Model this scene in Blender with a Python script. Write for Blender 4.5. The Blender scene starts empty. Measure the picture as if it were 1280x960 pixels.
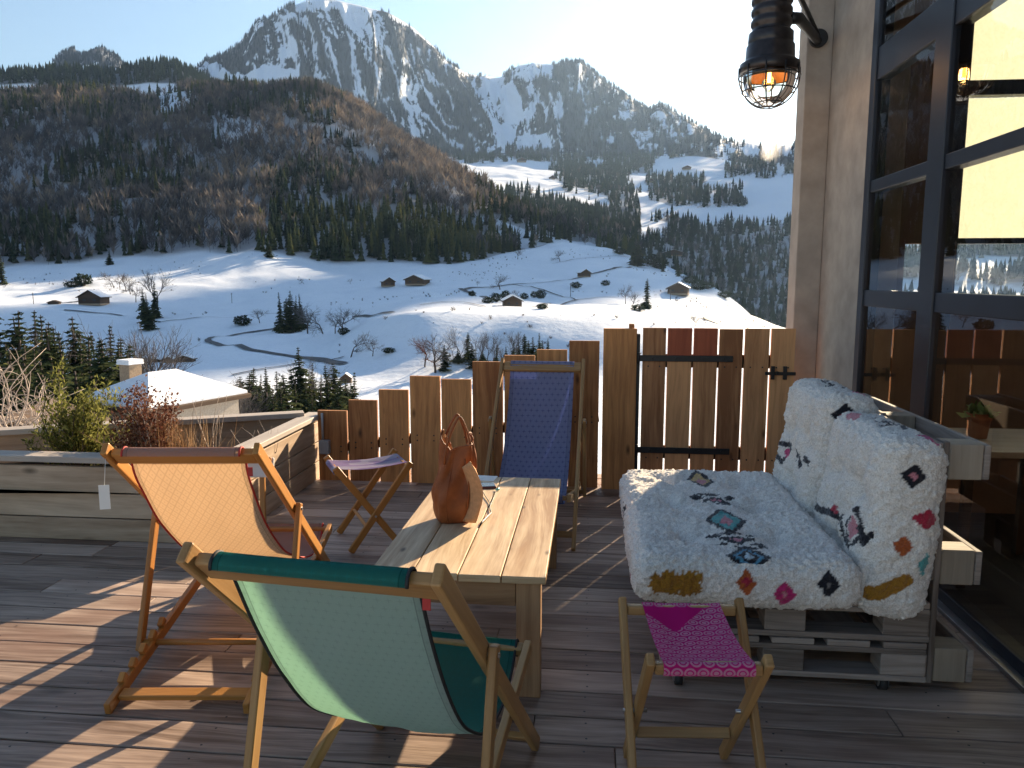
import bpy, bmesh, math, random
import numpy as np
from mathutils import Vector, Matrix
random.seed(7); RNG = np.random.default_rng(11)
PI = math.pi; rad = math.radians
SC = bpy.context.scene; COL = SC.collection

# ------------------------------------------------------------------ camera frame (world Y runs along the house wall, metres)
FPX = 960.0; EYE = 1.45
PITCH = math.atan(130/960); YAW = math.atan(100*math.cos(PITCH)/960)
CF = np.array([-math.sin(YAW)*math.cos(PITCH), math.cos(YAW)*math.cos(PITCH), -math.sin(PITCH)])
CR = np.array([math.cos(YAW), math.sin(YAW), 0.0]); CU = np.cross(CR, CF); CP = np.array([0, 0, EYE])
def ray(x, y): return CF + CR*(x-640)/FPX + CU*(480-y)/FPX
def onz(x, y, z=0.0):
    d = ray(x, y); return CP + d*(z-EYE)/d[2]
def onY(x, y, Y):
    d = ray(x, y); return CP + d*Y/d[1]
def azel(x, y):
    d = ray(x, y); return math.atan2(d[0], d[1]), d[2]/math.hypot(d[0], d[1])
def proj(P):
    d = np.asarray(P, float)-CP; z = d@CF
    return 640+FPX*(d@CR)/z, 480-FPX*(d@CU)/z

SUN_AZ, SUN_EL = rad(25.6), rad(20.0)

# ------------------------------------------------------------------ numpy noise
def _h(i, j, k, s):
    n = (i*374761393 + j*668265263 + k*2147483647 + s*974634721) & 0xffffffff
    n = ((n ^ (n >> 13))*1274126177) & 0xffffffff
    n = ((n ^ (n >> 16))*2246822519) & 0xffffffff
    return (n & 0xffffff)/float(0xffffff)*2-1
def vnoise(x, y, z=0.0, s=0):
    x, y, z = np.broadcast_arrays(np.asarray(x, float), np.asarray(y, float), np.asarray(z, float))
    i, j, k = np.floor(x).astype(np.int64), np.floor(y).astype(np.int64), np.floor(z).astype(np.int64)
    f = [x-i, y-j, z-k]; u = [t*t*t*(t*(t*6-15)+10) for t in f]
    r = 0
    for a in (0, 1):
        wa = u[0] if a else 1-u[0]
        for b in (0, 1):
            wb = u[1] if b else 1-u[1]
            for c in (0, 1):
                wc = u[2] if c else 1-u[2]
                r = r+wa*wb*wc*_h(i+a, j+b, k+c, s)
    return r
def fbm(x, y, o=4, s=0, z=0.0):
    r, a, t = 0, 1.0, 0
    for q in range(o):
        r = r+a*vnoise(x*2**q, y*2**q, z*2**q, s+q); t += a; a *= .5
    return r/t
def sstep(a, b, x):
    t = np.clip((x-a)/(b-a), 0, 1); return t*t*(3-2*t)

# ------------------------------------------------------------------ tags
def tag(o, label=None, cat=None, group=None, kind=None):
    if label: o['label'] = label
    if cat: o['category'] = cat
    if group: o['group'] = group
    if kind: o['kind'] = kind
    return o
def thing(name, label, cat, loc=(0, 0, 0), rz=0.0, group=None):
    o = bpy.data.objects.new(name, None); COL.objects.link(o)
    o.location = [float(v) for v in loc]; o.rotation_euler = (0, 0, rz); o.empty_display_size = .1
    return tag(o, label, cat, group)
KIDS = {}
def adopt(o, parent):
    if parent is not None:
        o.parent = parent; KIDS.setdefault(parent.name, []).append(o)
    return o
def dup(root, loc=None, rz=None, scale=None, label=None, group=None):
    def rec(o, par):
        c = o.copy(); COL.objects.link(c)
        if par is not None: adopt(c, par)
        for k in KIDS.get(o.name, []): rec(k, c)
        return c
    r = rec(root, None)
    if loc is not None: r.location = [float(v) for v in loc]
    if rz is not None: r.rotation_euler = (0, 0, rz)
    if scale is not None: r.scale = scale if hasattr(scale, '__len__') else (scale,)*3
    if label: r['label'] = label
    if group: r['group'] = group
    return r

# ------------------------------------------------------------------ mesh collector
def rotz(a): return np.array([[math.cos(a), -math.sin(a), 0], [math.sin(a), math.cos(a), 0], [0, 0, 1.0]])
def rotx(a): return np.array([[1.0, 0, 0], [0, math.cos(a), -math.sin(a)], [0, math.sin(a), math.cos(a)]])
def roty(a): return np.array([[math.cos(a), 0, math.sin(a)], [0, 1.0, 0], [-math.sin(a), 0, math.cos(a)]])
class MB:
    def __init__(s): s.v = []; s.f = []; s.uv = []; s.rnd = []; s.sm = []; s.mi = []
    def face(s, idx, uv, rnd, smooth=False, mi=0):
        s.f.append(tuple(idx)); s.uv.extend(uv); s.rnd.append(rnd); s.sm.append(smooth); s.mi.append(mi)
    def box(s, c, size, R=None, mi=0, rnd=None, off=None):
        c = np.asarray(c, float); h = np.asarray(size, float)/2
        R = np.eye(3) if R is None else R
        rnd = random.random() if rnd is None else rnd
        b = len(s.v); co = []
        for i in range(8):
            p = np.array([(1 if i & 1 else -1), (1 if i & 2 else -1), (1 if i & 4 else -1)])*h
            co.append(p); s.v.append(c+R@p)
        ax = list(np.argsort(-h)); L = ax[0]
        ou = random.random()*20 if off is None else off; ov = random.random()*20
        for fc, n in (((0, 2, 3, 1), 2), ((4, 5, 7, 6), 2), ((0, 1, 5, 4), 1), ((2, 6, 7, 3), 1), ((0, 4, 6, 2), 0), ((1, 3, 7, 5), 0)):
            oth = [a for a in range(3) if a != n]
            if n == L: ua, va = oth
            else:
                ua = L; va = [a for a in oth if a != L][0]
            s.face([b+i for i in fc], [(co[i][ua]+ou, co[i][va]+ov+n*.13) for i in fc], rnd, False, mi)
        return s
    def bar(s, p, q, w, t, side=(1, 0, 0), mi=0, ext=0.0):
        p = np.asarray(p, float); q = np.asarray(q, float); d = q-p; L = np.linalg.norm(d); d = d/L
        sd = np.asarray(side, float); sd = sd-d*(sd@d); sd = sd/np.linalg.norm(sd); n = np.cross(d, sd)
        return s.box((p+q)/2, (w, L+2*ext, t), np.stack([sd, d, n], 1), mi)
    def tube(s, pts, r, n=8, cap=True, mi=0, smooth=True):
        pts = [np.asarray(p, float) for p in pts]; m = len(pts)
        rs = r if hasattr(r, '__len__') else [r]*m
        b = len(s.v); up = np.array([0, 0, 1.0]); acc = 0; us = []
        ta = pts[1]-pts[0]; ta = ta/np.linalg.norm(ta)
        sd = np.cross(ta, up)
        if np.linalg.norm(sd) < 1e-3: sd = np.array([1.0, 0, 0])
        for i in range(m):
            t = pts[min(i+1, m-1)]-pts[max(i-1, 0)]; t = t/(np.linalg.norm(t)+1e-12)
            sd = sd-t*(sd@t); sd = sd/(np.linalg.norm(sd)+1e-12); n2 = np.cross(t, sd)
            for k in range(n):
                a = 2*PI*k/n; s.v.append(pts[i]+rs[i]*(math.cos(a)*sd+math.sin(a)*n2))
            if i: acc += np.linalg.norm(pts[i]-pts[i-1])
            us.append(acc)
        rnd = random.random(); rr = max(rs)
        for i in range(m-1):
            for k in range(n):
                k2 = (k+1) % n
                q = (b+i*n+k, b+i*n+k2, b+(i+1)*n+k2, b+(i+1)*n+k)
                uv = [(us[i], k/n*6.28*rr), (us[i], (k+1)/n*6.28*rr), (us[i+1], (k+1)/n*6.28*rr), (us[i+1], k/n*6.28*rr)]
                s.face(q, uv, rnd, smooth, mi)
        if cap:
            s.face([b+k for k in range(n)][::-1], [(0, 0)]*n, rnd, False, mi)
            s.face([b+(m-1)*n+k for k in range(n)], [(0, 0)]*n, rnd, False, mi)
        return s
    def lathe(s, prof, c=(0, 0, 0), n=32, mi=0, smooth=True, R=None):
        c = np.asarray(c, float); b = len(s.v); R = np.eye(3) if R is None else R
        for r, z in prof:
            for k in range(n):
                a = 2*PI*k/n; s.v.append(c+R@np.array([r*math.cos(a), r*math.sin(a), z]))
        rnd = random.random()
        for i in range(len(prof)-1):
            for k in range(n):
                k2 = (k+1) % n
                s.face((b+i*n+k, b+i*n+k2, b+(i+1)*n+k2, b+(i+1)*n+k), [(k/n, prof[i][1]), ((k+1)/n, prof[i][1]), ((k+1)/n, prof[i+1][1]), (k/n, prof[i+1][1])], rnd, smooth, mi)
        return s
    def prism(s, poly, z0, z1, mi=0, R=None, c=(0, 0, 0)):
        R = np.eye(3) if R is None else R; c = np.asarray(c, float); b = len(s.v); n = len(poly)
        for z in (z0, z1):
            for x, y in poly: s.v.append(c+R@np.array([x, y, z]))
        rnd = random.random()
        s.face([b+i for i in range(n)][::-1], [poly[i] for i in range(n)][::-1], rnd, False, mi)
        s.face([b+n+i for i in range(n)], list(poly), rnd, False, mi)
        for i in range(n):
            j = (i+1) % n; L = math.dist(poly[i], poly[j])
            s.face((b+i, b+j, b+n+j, b+n+i), [(0, z0), (L, z0), (L, z1), (0, z1)], rnd, False, mi)
        return s
    def quad(s, a, b_, c, d, mi=0, uv=None):
        b = len(s.v); s.v += [np.asarray(p, float) for p in (a, b_, c, d)]
        s.face((b, b+1, b+2, b+3), uv or [(0, 0), (1, 0), (1, 1), (0, 1)], random.random(), False, mi); return s
    def build(s, name, mat, parent=None, bevel=0.0, world=False):
        me = bpy.data.meshes.new(name); V = np.array(s.v, float).reshape(-1, 3)
        if world and parent is not None: V = V-np.array(parent.location)
        me.from_pydata(V.tolist(), [], s.f)
        ul = me.uv_layers.new(name='UVMap'); ul.data.foreach_set('uv', np.array(s.uv, np.float32).ravel())
        at = me.attributes.new('rnd', 'FLOAT', 'FACE'); at.data.foreach_set('value', np.array(s.rnd, np.float32))
        me.polygons.foreach_set('use_smooth', np.array(s.sm, bool))
        mats = mat if isinstance(mat, (list, tuple)) else [mat]
        for m in mats: me.materials.append(m)
        if len(mats) > 1: me.polygons.foreach_set('material_index', np.array(s.mi, np.int32))
        me.update()
        o = bpy.data.objects.new(name, me); COL.objects.link(o)
        if bevel:
            md = o.modifiers.new('bevel', 'BEVEL'); md.width = bevel; md.segments = 2; md.limit_method = 'ANGLE'; md.angle_limit = rad(40)
        return adopt(o, parent)
def fastmesh(name, V, F, mat, attrs=None, smooth=False, parent=None, colors=None):
    """V (n,3), F (m,k) with k = 3 or 4"""
    me = bpy.data.meshes.new(name); V = np.ascontiguousarray(V, np.float32); F = np.ascontiguousarray(F, np.int32); k = F.shape[1]
    me.vertices.add(len(V)); me.vertices.foreach_set('co', V.ravel())
    me.loops.add(F.size); me.loops.foreach_set('vertex_index', F.ravel())
    me.polygons.add(len(F)); me.polygons.foreach_set('loop_start', np.arange(0, F.size, k, dtype=np.int32))
    me.update(calc_edges=True)
    if smooth: me.polygons.foreach_set('use_smooth', np.ones(len(F), bool))
    for n, a in (attrs or {}).items():
        at = me.attributes.new(n, 'FLOAT', 'POINT'); at.data.foreach_set('value', np.asarray(a, np.float32).ravel())
    if colors is not None:
        at = me.attributes.new('paint', 'FLOAT_COLOR', 'POINT')
        at.data.foreach_set('color', np.concatenate([colors, np.ones((len(colors), 1))], 1).astype(np.float32).ravel())
    me.materials.append(mat)
    o = bpy.data.objects.new(name, me); COL.objects.link(o); return adopt(o, parent)

# ------------------------------------------------------------------ materials
class NT:
    def __init__(s, name):
        s.mat = bpy.data.materials.new(name); s.mat.use_nodes = True; s.t = s.mat.node_tree; s.t.nodes.clear()
        s.out = s.t.nodes.new('ShaderNodeOutputMaterial')
    def n(s, typ, props=None, **ins):
        nd = s.t.nodes.new('ShaderNode'+typ)
        for k, v in (props or {}).items(): setattr(nd, k, v)
        for k, v in ins.items(): s.set(nd, k.replace('_', ' '), v)
        return nd
    def set(s, nd, key, v):
        inp = nd.inputs[int(key[1:])] if key[0] == '#' else nd.inputs[key]
        if isinstance(v, bpy.types.NodeSocket): s.t.links.new(v, inp)
        elif isinstance(v, bpy.types.Node): s.t.links.new(v.outputs[0], inp)
        else: inp.default_value = v
    def m(s, op, a, b=0.0, c=0.0, clamp=False):
        nd = s.t.nodes.new('ShaderNodeMath'); nd.operation = op; nd.use_clamp = clamp
        for i, v in enumerate((a, b, c)):
            if isinstance(v, (bpy.types.NodeSocket, bpy.types.Node)): s.set(nd, '#%d' % i, v)
            else: nd.inputs[i].default_value = v
        return nd.outputs[0]
    def mix(s, f, a, b, mode='MIX'):
        nd = s.t.nodes.new('ShaderNodeMix'); nd.data_type = 'RGBA'; nd.blend_type = mode
        for i, v in ((0, f), (6, a), (7, b)):
            if isinstance(v, (bpy.types.NodeSocket, bpy.types.Node)): s.set(nd, '#%d' % i, v)
            elif i == 0: nd.inputs[0].default_value = v
            else: nd.inputs[i].default_value = (*v, 1) if len(v) == 3 else v
        return nd.outputs[2]
    def ramp(s, f, stops, interp='LINEAR'):
        nd = s.t.nodes.new('ShaderNodeValToRGB'); s.set(nd, 'Fac', f); cr = nd.color_ramp; cr.interpolation = interp
        while len(cr.elements) < len(stops): cr.elements.new(.5)
        for e, (p, c) in zip(cr.elements, stops):
            e.position = p; e.color = (*c, 1) if len(c) == 3 else c
        return nd.outputs[0]
    def noise(s, vec, scale, detail=4, rough=.55, dist=0.0):
        nd = s.n('TexNoise'); nd.inputs['Scale'].default_value = scale; nd.inputs['Detail'].default_value = detail
        nd.inputs['Roughness'].default_value = rough; nd.inputs['Distortion'].default_value = dist
        if vec is not None: s.set(nd, 'Vector', vec)
        return nd.outputs[0]
    def attr(s, name, out=2): return s.n('Attribute', dict(attribute_name=name)).outputs[out]
    def bsdf(s, col, rough=.6, normal=None, spec=.5, metal=0.0, **kw):
        b = s.n('BsdfPrincipled')
        s.set(b, 'Base Color', (*col, 1) if isinstance(col, tuple) and len(col) == 3 else col)
        s.set(b, 'Roughness', rough); s.set(b, 'Metallic', metal); s.set(b, 'Specular IOR Level', spec)
        if normal is not None: s.set(b, 'Normal', normal)
        for k, v in kw.items(): s.set(b, k.replace('_', ' '), v)
        return b.outputs[0]
    def bump(s, h, strength=.3, dist=.005):
        b = s.n('Bump'); b.inputs['Strength'].default_value = strength; b.inputs['Distance'].default_value = dist; s.set(b, 'Height', h); return b.outputs[0]
    def done(s, sh):
        s.t.links.new(sh, s.out.inputs['Surface']); return s.mat

def wood(name, dark, light, var=.35, grain=1.0, knots=.6, rough=.62, fine=26.0, kd=1.0, stain=None, stain_amt=0.0):
    t = NT(name); uv = t.n('UVMap', dict(uv_map='UVMap')); sp = t.n('SeparateXYZ', Vector=uv.outputs[0]); rnd = t.attr('rnd')
    u, v = sp.outputs[0], sp.outputs[1]; ro = t.m('MULTIPLY', rnd, 31.0)
    warp = t.noise(t.n('CombineXYZ', X=t.m('MULTIPLY', u, 1.3), Y=t.m('MULTIPLY', v, 5.0), Z=ro), 1.0, 2)
    v2 = t.m('ADD', v, t.m('MULTIPLY', t.m('SUBTRACT', warp, .5), .10))
    vec = t.n('CombineXYZ', X=t.m('MULTIPLY', u, 1.6), Y=t.m('MULTIPLY', v2, fine*2.2), Z=ro)
    g1 = t.noise(vec, 1.0, 5, .6)
    vec2 = t.n('CombineXYZ', X=t.m('MULTIPLY', u, 9.0), Y=t.m('MULTIPLY', v2, fine*9), Z=ro)
    g2 = t.noise(vec2, 1.0, 3, .6)
    blot = t.noise(t.n('CombineXYZ', X=t.m('MULTIPLY', u, 2.2), Y=t.m('MULTIPLY', v, 7.0), Z=t.m('ADD', ro, 5.0)), 1.0, 3)
    f = t.m('ADD', t.m('MULTIPLY', g1, 1.05*grain), t.m('MULTIPLY', g2, .35*grain))
    f = t.m('ADD', f, t.m('MULTIPLY', t.m('SUBTRACT', blot, .5), .7)); f = t.m('SUBTRACT', f, .68*grain-.47)
    f = t.m('ADD', f, t.m('MULTIPLY', t.m('SUBTRACT', rnd, .5), var), clamp=True)
    mid = tuple((a+b)*.5 for a, b in zip(dark, light))
    c = t.ramp(f, [(0.12, dark), (.5, mid), (.88, light)])
    if knots:
        kv = t.n('CombineXYZ', X=t.m('MULTIPLY', u, 2.6*kd), Y=t.m('MULTIPLY', v, 6.5*kd), Z=ro)
        vo = t.n('TexVoronoi', Vector=kv, Scale=1.0); vo.inputs['Randomness'].default_value = 1.0
        k = t.m('SUBTRACT', 1.0, t.m('DIVIDE', vo.outputs['Distance'], .17), clamp=True)
        sel = t.m('GREATER_THAN', t.n('SeparateColor', Color=vo.outputs['Color']).outputs[0], .62)
        c = t.mix(t.m('MULTIPLY', t.m('MULTIPLY', k, sel), knots*1.4, clamp=True), c, tuple(x*.32 for x in dark))
    if stain is not None:
        sn = t.noise(t.n('CombineXYZ', X=t.m('MULTIPLY', u, 1.1), Y=t.m('MULTIPLY', v, 3.0), Z=t.m('ADD', ro, 11.0)), 1.0, 4)
        c = t.mix(t.m('MULTIPLY', sstep_n(t, sn, .5, .68), stain_amt), c, stain)
    return t.done(t.bsdf(c, t.m('ADD', rough-.08, t.m('MULTIPLY', g2, .2)), t.bump(f, .25, .003), .35))
def sstep_n(t, x, a, b):
    nd = t.n('MapRange', dict(interpolation_type='SMOOTHSTEP')); t.set(nd, 'Value', x)
    nd.inputs['From Min'].default_value = a; nd.inputs['From Max'].default_value = b; return nd.outputs[0]
def plain(name, col, rough=.5, metal=0.0, noise=.0, scale=30, spec=.5, bump=0.0):
    t = NT(name); c = col
    if noise:
        tc = t.n('TexCoord'); nz = t.noise(tc.outputs['Object'], scale, 5)
        c = t.ramp(nz, [(.25, tuple(x*(1-noise) for x in col)), (.75, tuple(min(1, x*(1+noise)) for x in col))])
        return t.done(t.bsdf(c, rough, t.bump(nz, bump, .004) if bump else None, spec, metal))
    return t.done(t.bsdf(c, rough, None, spec, metal))

M = {}
M['deck'] = wood('deck_wood', (.135, .088, .062), (.53, .40, .315), .55, 1.15, .5, .55, 20, stain=(.17, .09, .06), stain_amt=.5)
M['fence'] = wood('fence_wood', (.24, .090, .028), (.66, .31, .11), .75, 1.2, .9, .6, 16, kd=1.3)
M['fence_red'] = wood('red_stained_wood', (.22, .045, .02), (.44, .115, .05), .3, 1.0, .5, .55, 16)
M['gate'] = wood('gate_wood', (.26, .105, .04), (.66, .34, .15), .75, 1.2, 1.0, .6, 16, kd=1.5)
M['planter'] = wood('planter_wood', (.26, .175, .11), (.60, .455, .325), .3, .9, 1.0, .65, 14)
M['coping'] = wood('coping_wood', (.32, .27, .23), (.52, .46, .40), .3, .8, .3, .6, 14)
M['table'] = wood('table_wood', (.32, .19, .09), (.68, .52, .33), .5, 1.35, 1.0, .5, 15, kd=2.0, stain=(.42, .24, .10), stain_amt=.5)
M['chair'] = wood('oiled_chair_wood', (.27, .105, .022), (.50, .235, .06), .3, .7, 0, .42, 30)
M['chair_dark'] = wood('worn_chair_wood', (.22, .11, .035), (.47, .28, .115), .3, .8, 0, .45, 30)
M['table_leg'] = wood('shaded_leg_wood', (.20, .10, .045), (.46, .28, .15), .35, 1.0, 1.0, .55, 15)  # darker than the tabletop, standing for the shade on legs and apron
M['pallet'] = wood('pallet_wood', (.13, .10, .08), (.40, .33, .28), .45, 1.1, .6, .75, 18)
M['pallet_pale'] = wood('pale_block_wood', (.19, .15, .11), (.40, .33, .25), .4, .7, .3, .75, 20)
M['old_wood'] = wood('chalet_wood', (.035, .02, .012), (.12, .07, .04), .5, 1, 0, .8, 2)
M['black_metal'] = plain('black_painted_metal', (.012, .012, .013), .45, .0, .3, 20)
M['frame'] = plain('window_frame_paint', (.012, .015, .024), .42, .0, .15, 8)
M['steel'] = plain('galvanised_steel', (.45, .45, .46), .38, 1.0, .2, 20)
M['rubber'] = plain('wheel_rubber', (.03, .03, .032), .6)
M['render'] = plain('rendered_wall', (.37, .315, .26), .9, 0, .2, 7, .2, .5)
M['interior'] = plain('interior_plaster', (.24, .155, .105), .9, 0, .2, 4, .2)
M['interior_dark'] = plain('interior_floor', (.014, .012, .011), .5, 0, .2, 4)
M['white_card'] = plain('white_card', (.72, .72, .70), .7)
M['soil'] = plain('planter_soil', (.035, .025, .018), .95, 0, .5, 40, .1, .5)
M['terracotta'] = plain('terracotta', (.36, .13, .06), .75, 0, .15, 20)
M['cord'] = plain('black_cord', (.015, .015, .016), .5)
M['grey_plastic'] = plain('grey_plastic', (.35, .36, .37), .5)
M['turquoise'] = plain('turquoise_plastic', (.10, .42, .45), .4)
M['redtag'] = plain('red_label', (.36, .02, .02), .6)
M['stone'] = plain('chimney_stone', (.34, .25, .17), .9, 0, .3, 9, .2, .4)

def snow_mat():
    t = NT('roof_snow'); tc = t.n('TexCoord'); nz = t.noise(tc.outputs['Object'], 1.6, 6, .6)
    return t.done(t.bsdf((.84, .85, .88), .65, t.bump(nz, .5, .12), .3))
M['snow'] = snow_mat()

def leaf_mat(name, a, b, c, trans=.25):
    t = NT(name); tint = t.attr('tint')
    col = t.ramp(tint, [(0, a), (.5, b), (1, c)])
    d = t.n('BsdfDiffuse', Color=col); tr = t.n('BsdfTranslucent', Color=col)
    mx = t.n('MixShader'); mx.inputs[0].default_value = trans
    t.set(mx, '#1', d.outputs[0]); t.set(mx, '#2', tr.outputs[0]); return t.done(mx.outputs[0])
M['spruce'] = leaf_mat('spruce_needles', (.014, .024, .018), (.034, .050, .026), (.12, .115, .04), .25)  # lightest olive stop stands for sunlit needles
M['larch'] = leaf_mat('bare_twigs', (.068, .068, .073), (.165, .148, .142), (.37, .29, .215), .15)
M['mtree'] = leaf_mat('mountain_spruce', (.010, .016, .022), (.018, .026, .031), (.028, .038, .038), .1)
M['shrub'] = leaf_mat('shrub_leaves', (.06, .068, .02), (.18, .185, .05), (.37, .35, .11), .4)
M['dryleaf'] = leaf_mat('dry_red_leaves', (.075, .03, .022), (.17, .07, .045), (.36, .22, .15), .3)
M['grassy'] = leaf_mat('dry_stems', (.16, .085, .04), (.32, .19, .10), (.50, .34, .20), .3)
M['succulent'] = leaf_mat('succulent_leaves', (.08, .16, .05), (.16, .25, .09), (.3, .38, .16), .2)
M['bark'] = plain('tree_bark', (.075, .055, .045), .9, 0, .4, 3)
M['palebark'] = plain('pale_twig_bark', (.36, .29, .24), .8, 0, .3, 9)

# ------------------------------------------------------------------ DECK (setting)
PITCHB = .157
def make_deck():
    mb = MB(); y = -1.2; k = 0
    rng = random.Random(3)
    while y < 5.6:
        x = -5.2+rng.uniform(-1.5, 0)
        while x < 1.63:
            L = rng.choice((2.4, 3.0, 3.6, 4.2)); x1 = min(x+L, 1.63)
            if 1.63-x1 < .6: x1 = 1.63
            R = rotx(rng.uniform(-.006, .006))
            mb.box(((x+x1)/2, y+PITCHB/2, -.014+rng.uniform(-.0015, .0015)), (x1-x-.003, PITCHB-.007, .028), R)
            if y > 1.2:
                for sx in np.arange(math.ceil((x+.05)/.6)*.6, x1-.03, .6):
                    for sy in (.035, PITCHB-.035): mb.lathe([(.0042, .0012), (.0001, .0013)], (sx+rng.uniform(-.006, .006), y+sy+rng.uniform(-.004, .004), .0), 7, 1)
            x = x1
        y += PITCHB; k += 1
    o = mb.build('deck_floor', [M['deck'], M['black_metal']], bevel=.003); tag(o, kind='structure')
    mb = MB()
    mb.box((-1.75, 2.1, -.10), (6.8, 7.0, .02))
    for yy in np.arange(-1.0, 5.6, .6): pass
    for xx in np.arange(-5.0, 1.5, .6): mb.box((xx, 2.1, -.06), (.06, 6.9, .055))
    tag(mb.build('deck_floor_joists', M['old_wood']), kind='structure')
make_deck()

# ------------------------------------------------------------------ FENCE
FY = 5.3
def make_fence():
    edges = [(-1.961, -1.745, .516), (-1.729, -1.520, .596), (-1.504, -1.290, .675), (-1.276, -1.060, .776), (-1.050, -.838, .756), (-.826, -.612, .883),
             (-.600, -.388, .93), (-.374, -.164, .972), (-.150, .058, 1.035)]
    r = thing('board_fence', 'fence of nine upright brown boards rising in steps from the planter to the gate post', 'fence', (-.95, FY, -.02))
    for i, (a, b, z) in enumerate(edges):
        t = .028; mb = MB(); mb.box(((a+b)/2, FY+t/2+random.uniform(-.003, .003), (z-.30)/2), (b-a, t, z+.30), rotz(random.uniform(-.008, .008)))
        [mb.tube([(a+(b-a)*q, FY-.0045, .22+((a+b)/2+1.96)/2.02*.28+e_), (a+(b-a)*q, FY+.004, .22+((a+b)/2+1.96)/2.02*.28+e_)], .0055, 7, mi=1) for q in (.22, .78) for e_ in (-.018, .02)]; mb.build('board', [M['fence'], M['black_metal']], r, .0, True)
    mb = MB(); mb.bar((-1.96, FY+.055, .22), (.06, FY+.055, .50), .05, .07, (0, 1, 0)); mb.build('rail', M['old_wood'], r, .003, True)
    mb = MB(); mb.bar((-1.96, FY+.055, -.12), (.06, FY+.055, -.12), .05, .09, (0, 1, 0)); mb.build('rail', M['old_wood'], r, .003, True)
    p = thing('gate_post', 'widest brown board standing as post between the stepped fence and the gate', 'post', (.2, FY, 0))
    mb = MB(); mb.box((.197, FY-.005, .41), (.226, .05, 1.425)); mb.build('post_board', M['fence'], p, .004, True)
    mb = MB(); mb.box((.318, FY+.02, .56), (.032, .05, 1.05)); mb.build('hinge_bar', M['black_metal'], p, .003, True)
    mb = MB(); mb.box((.275, FY+.03, 1.135), (.035, .06, .035)); mb.build('finial', M['fence'], p, .004, True)
    g = thing('wooden_gate', 'gate of seven upright reddish boards hung on two black strap hinges', 'gate', (.85, FY, 0))
    ge = [(.352, .507), (.520, .681), (.694, .852), (.865, 1.018), (1.033, 1.192), (1.205, 1.36)]
    for i, (a, b) in enumerate(ge):
        t = .026; z0, z1 = .06, 1.125+random.uniform(-.004, .004); cx = (a+b)/2
        mb = MB()
        if i in (1, 2):
            zc = .93
            mb.box((cx, FY+t/2, (z0+zc)/2), (b-a, t, zc-z0)); mb.box((cx, FY+t/2, (zc+z1)/2), (b-a, t, z1-zc), mi=1)
            o = mb.build('board', [M['gate'], M['fence_red']], g, .003, True); o['label'] = 'gate board with red stained top'
        else:
            mb.box((cx, FY+t/2, (z0+z1)/2), (b-a, t, z1-z0)); [mb.tube([(a+(b-a)*q, FY-.0025, z_), (a+(b-a)*q, FY+.004, z_)], .0055, 7, mi=1) for q in (.25, .75) for z_ in (.865, .225)]; mb.build('board', [M['gate'], M['black_metal']], g, .0, True)
    for z in (.92, .28):
        mb = MB(); mb.box((.64, FY-.006, z), (.63, .008, .042)); mb.tube([(.322, FY-.012, z-.04), (.322, FY-.012, z+.04)], .012, 10)
        for x in (.42, .58, .75, .9): mb.tube([(x, FY-.016, z), (x, FY-.008, z)], .009, 8)
        mb.build('strap_hinge', M['black_metal'], g, .002, True)
    for z in (.90, .26):
        mb = MB(); mb.box((.86, FY+.045, z), (1.0, .035, .09)); mb.build('ledge', M['old_wood'], g, .003, True)
    mb = MB(); mb.box((1.27, FY-.008, .825), (.20, .014, .022)); mb.box((1.22, FY-.008, .83), (.025, .016, .09)); mb.box((1.30, FY-.008, .83), (.025, .016, .09))
    mb.tube([(1.25, FY-.03, .83), (1.25, FY-.005, .83)], .012, 10); mb.build('latch', M['black_metal'], g, .002, True)
    b = thing('socket_box', 'small grey outdoor socket with conduit in the corner beside the stepped fence', 'socket', (-1.905, FY-.02, .3))
    mb = MB(); mb.box((-1.905, FY-.03, .255), (.075, .05, .10)); mb.build('box_housing', M['grey_plastic'], b, .006, True)
    mb = MB(); mb.tube([(-1.92, FY-.02, .30), (-1.92, FY-.02, .50)], .009, 8); mb.build('conduit', M['grey_plastic'], b, 0, True)
make_fence()

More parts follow.
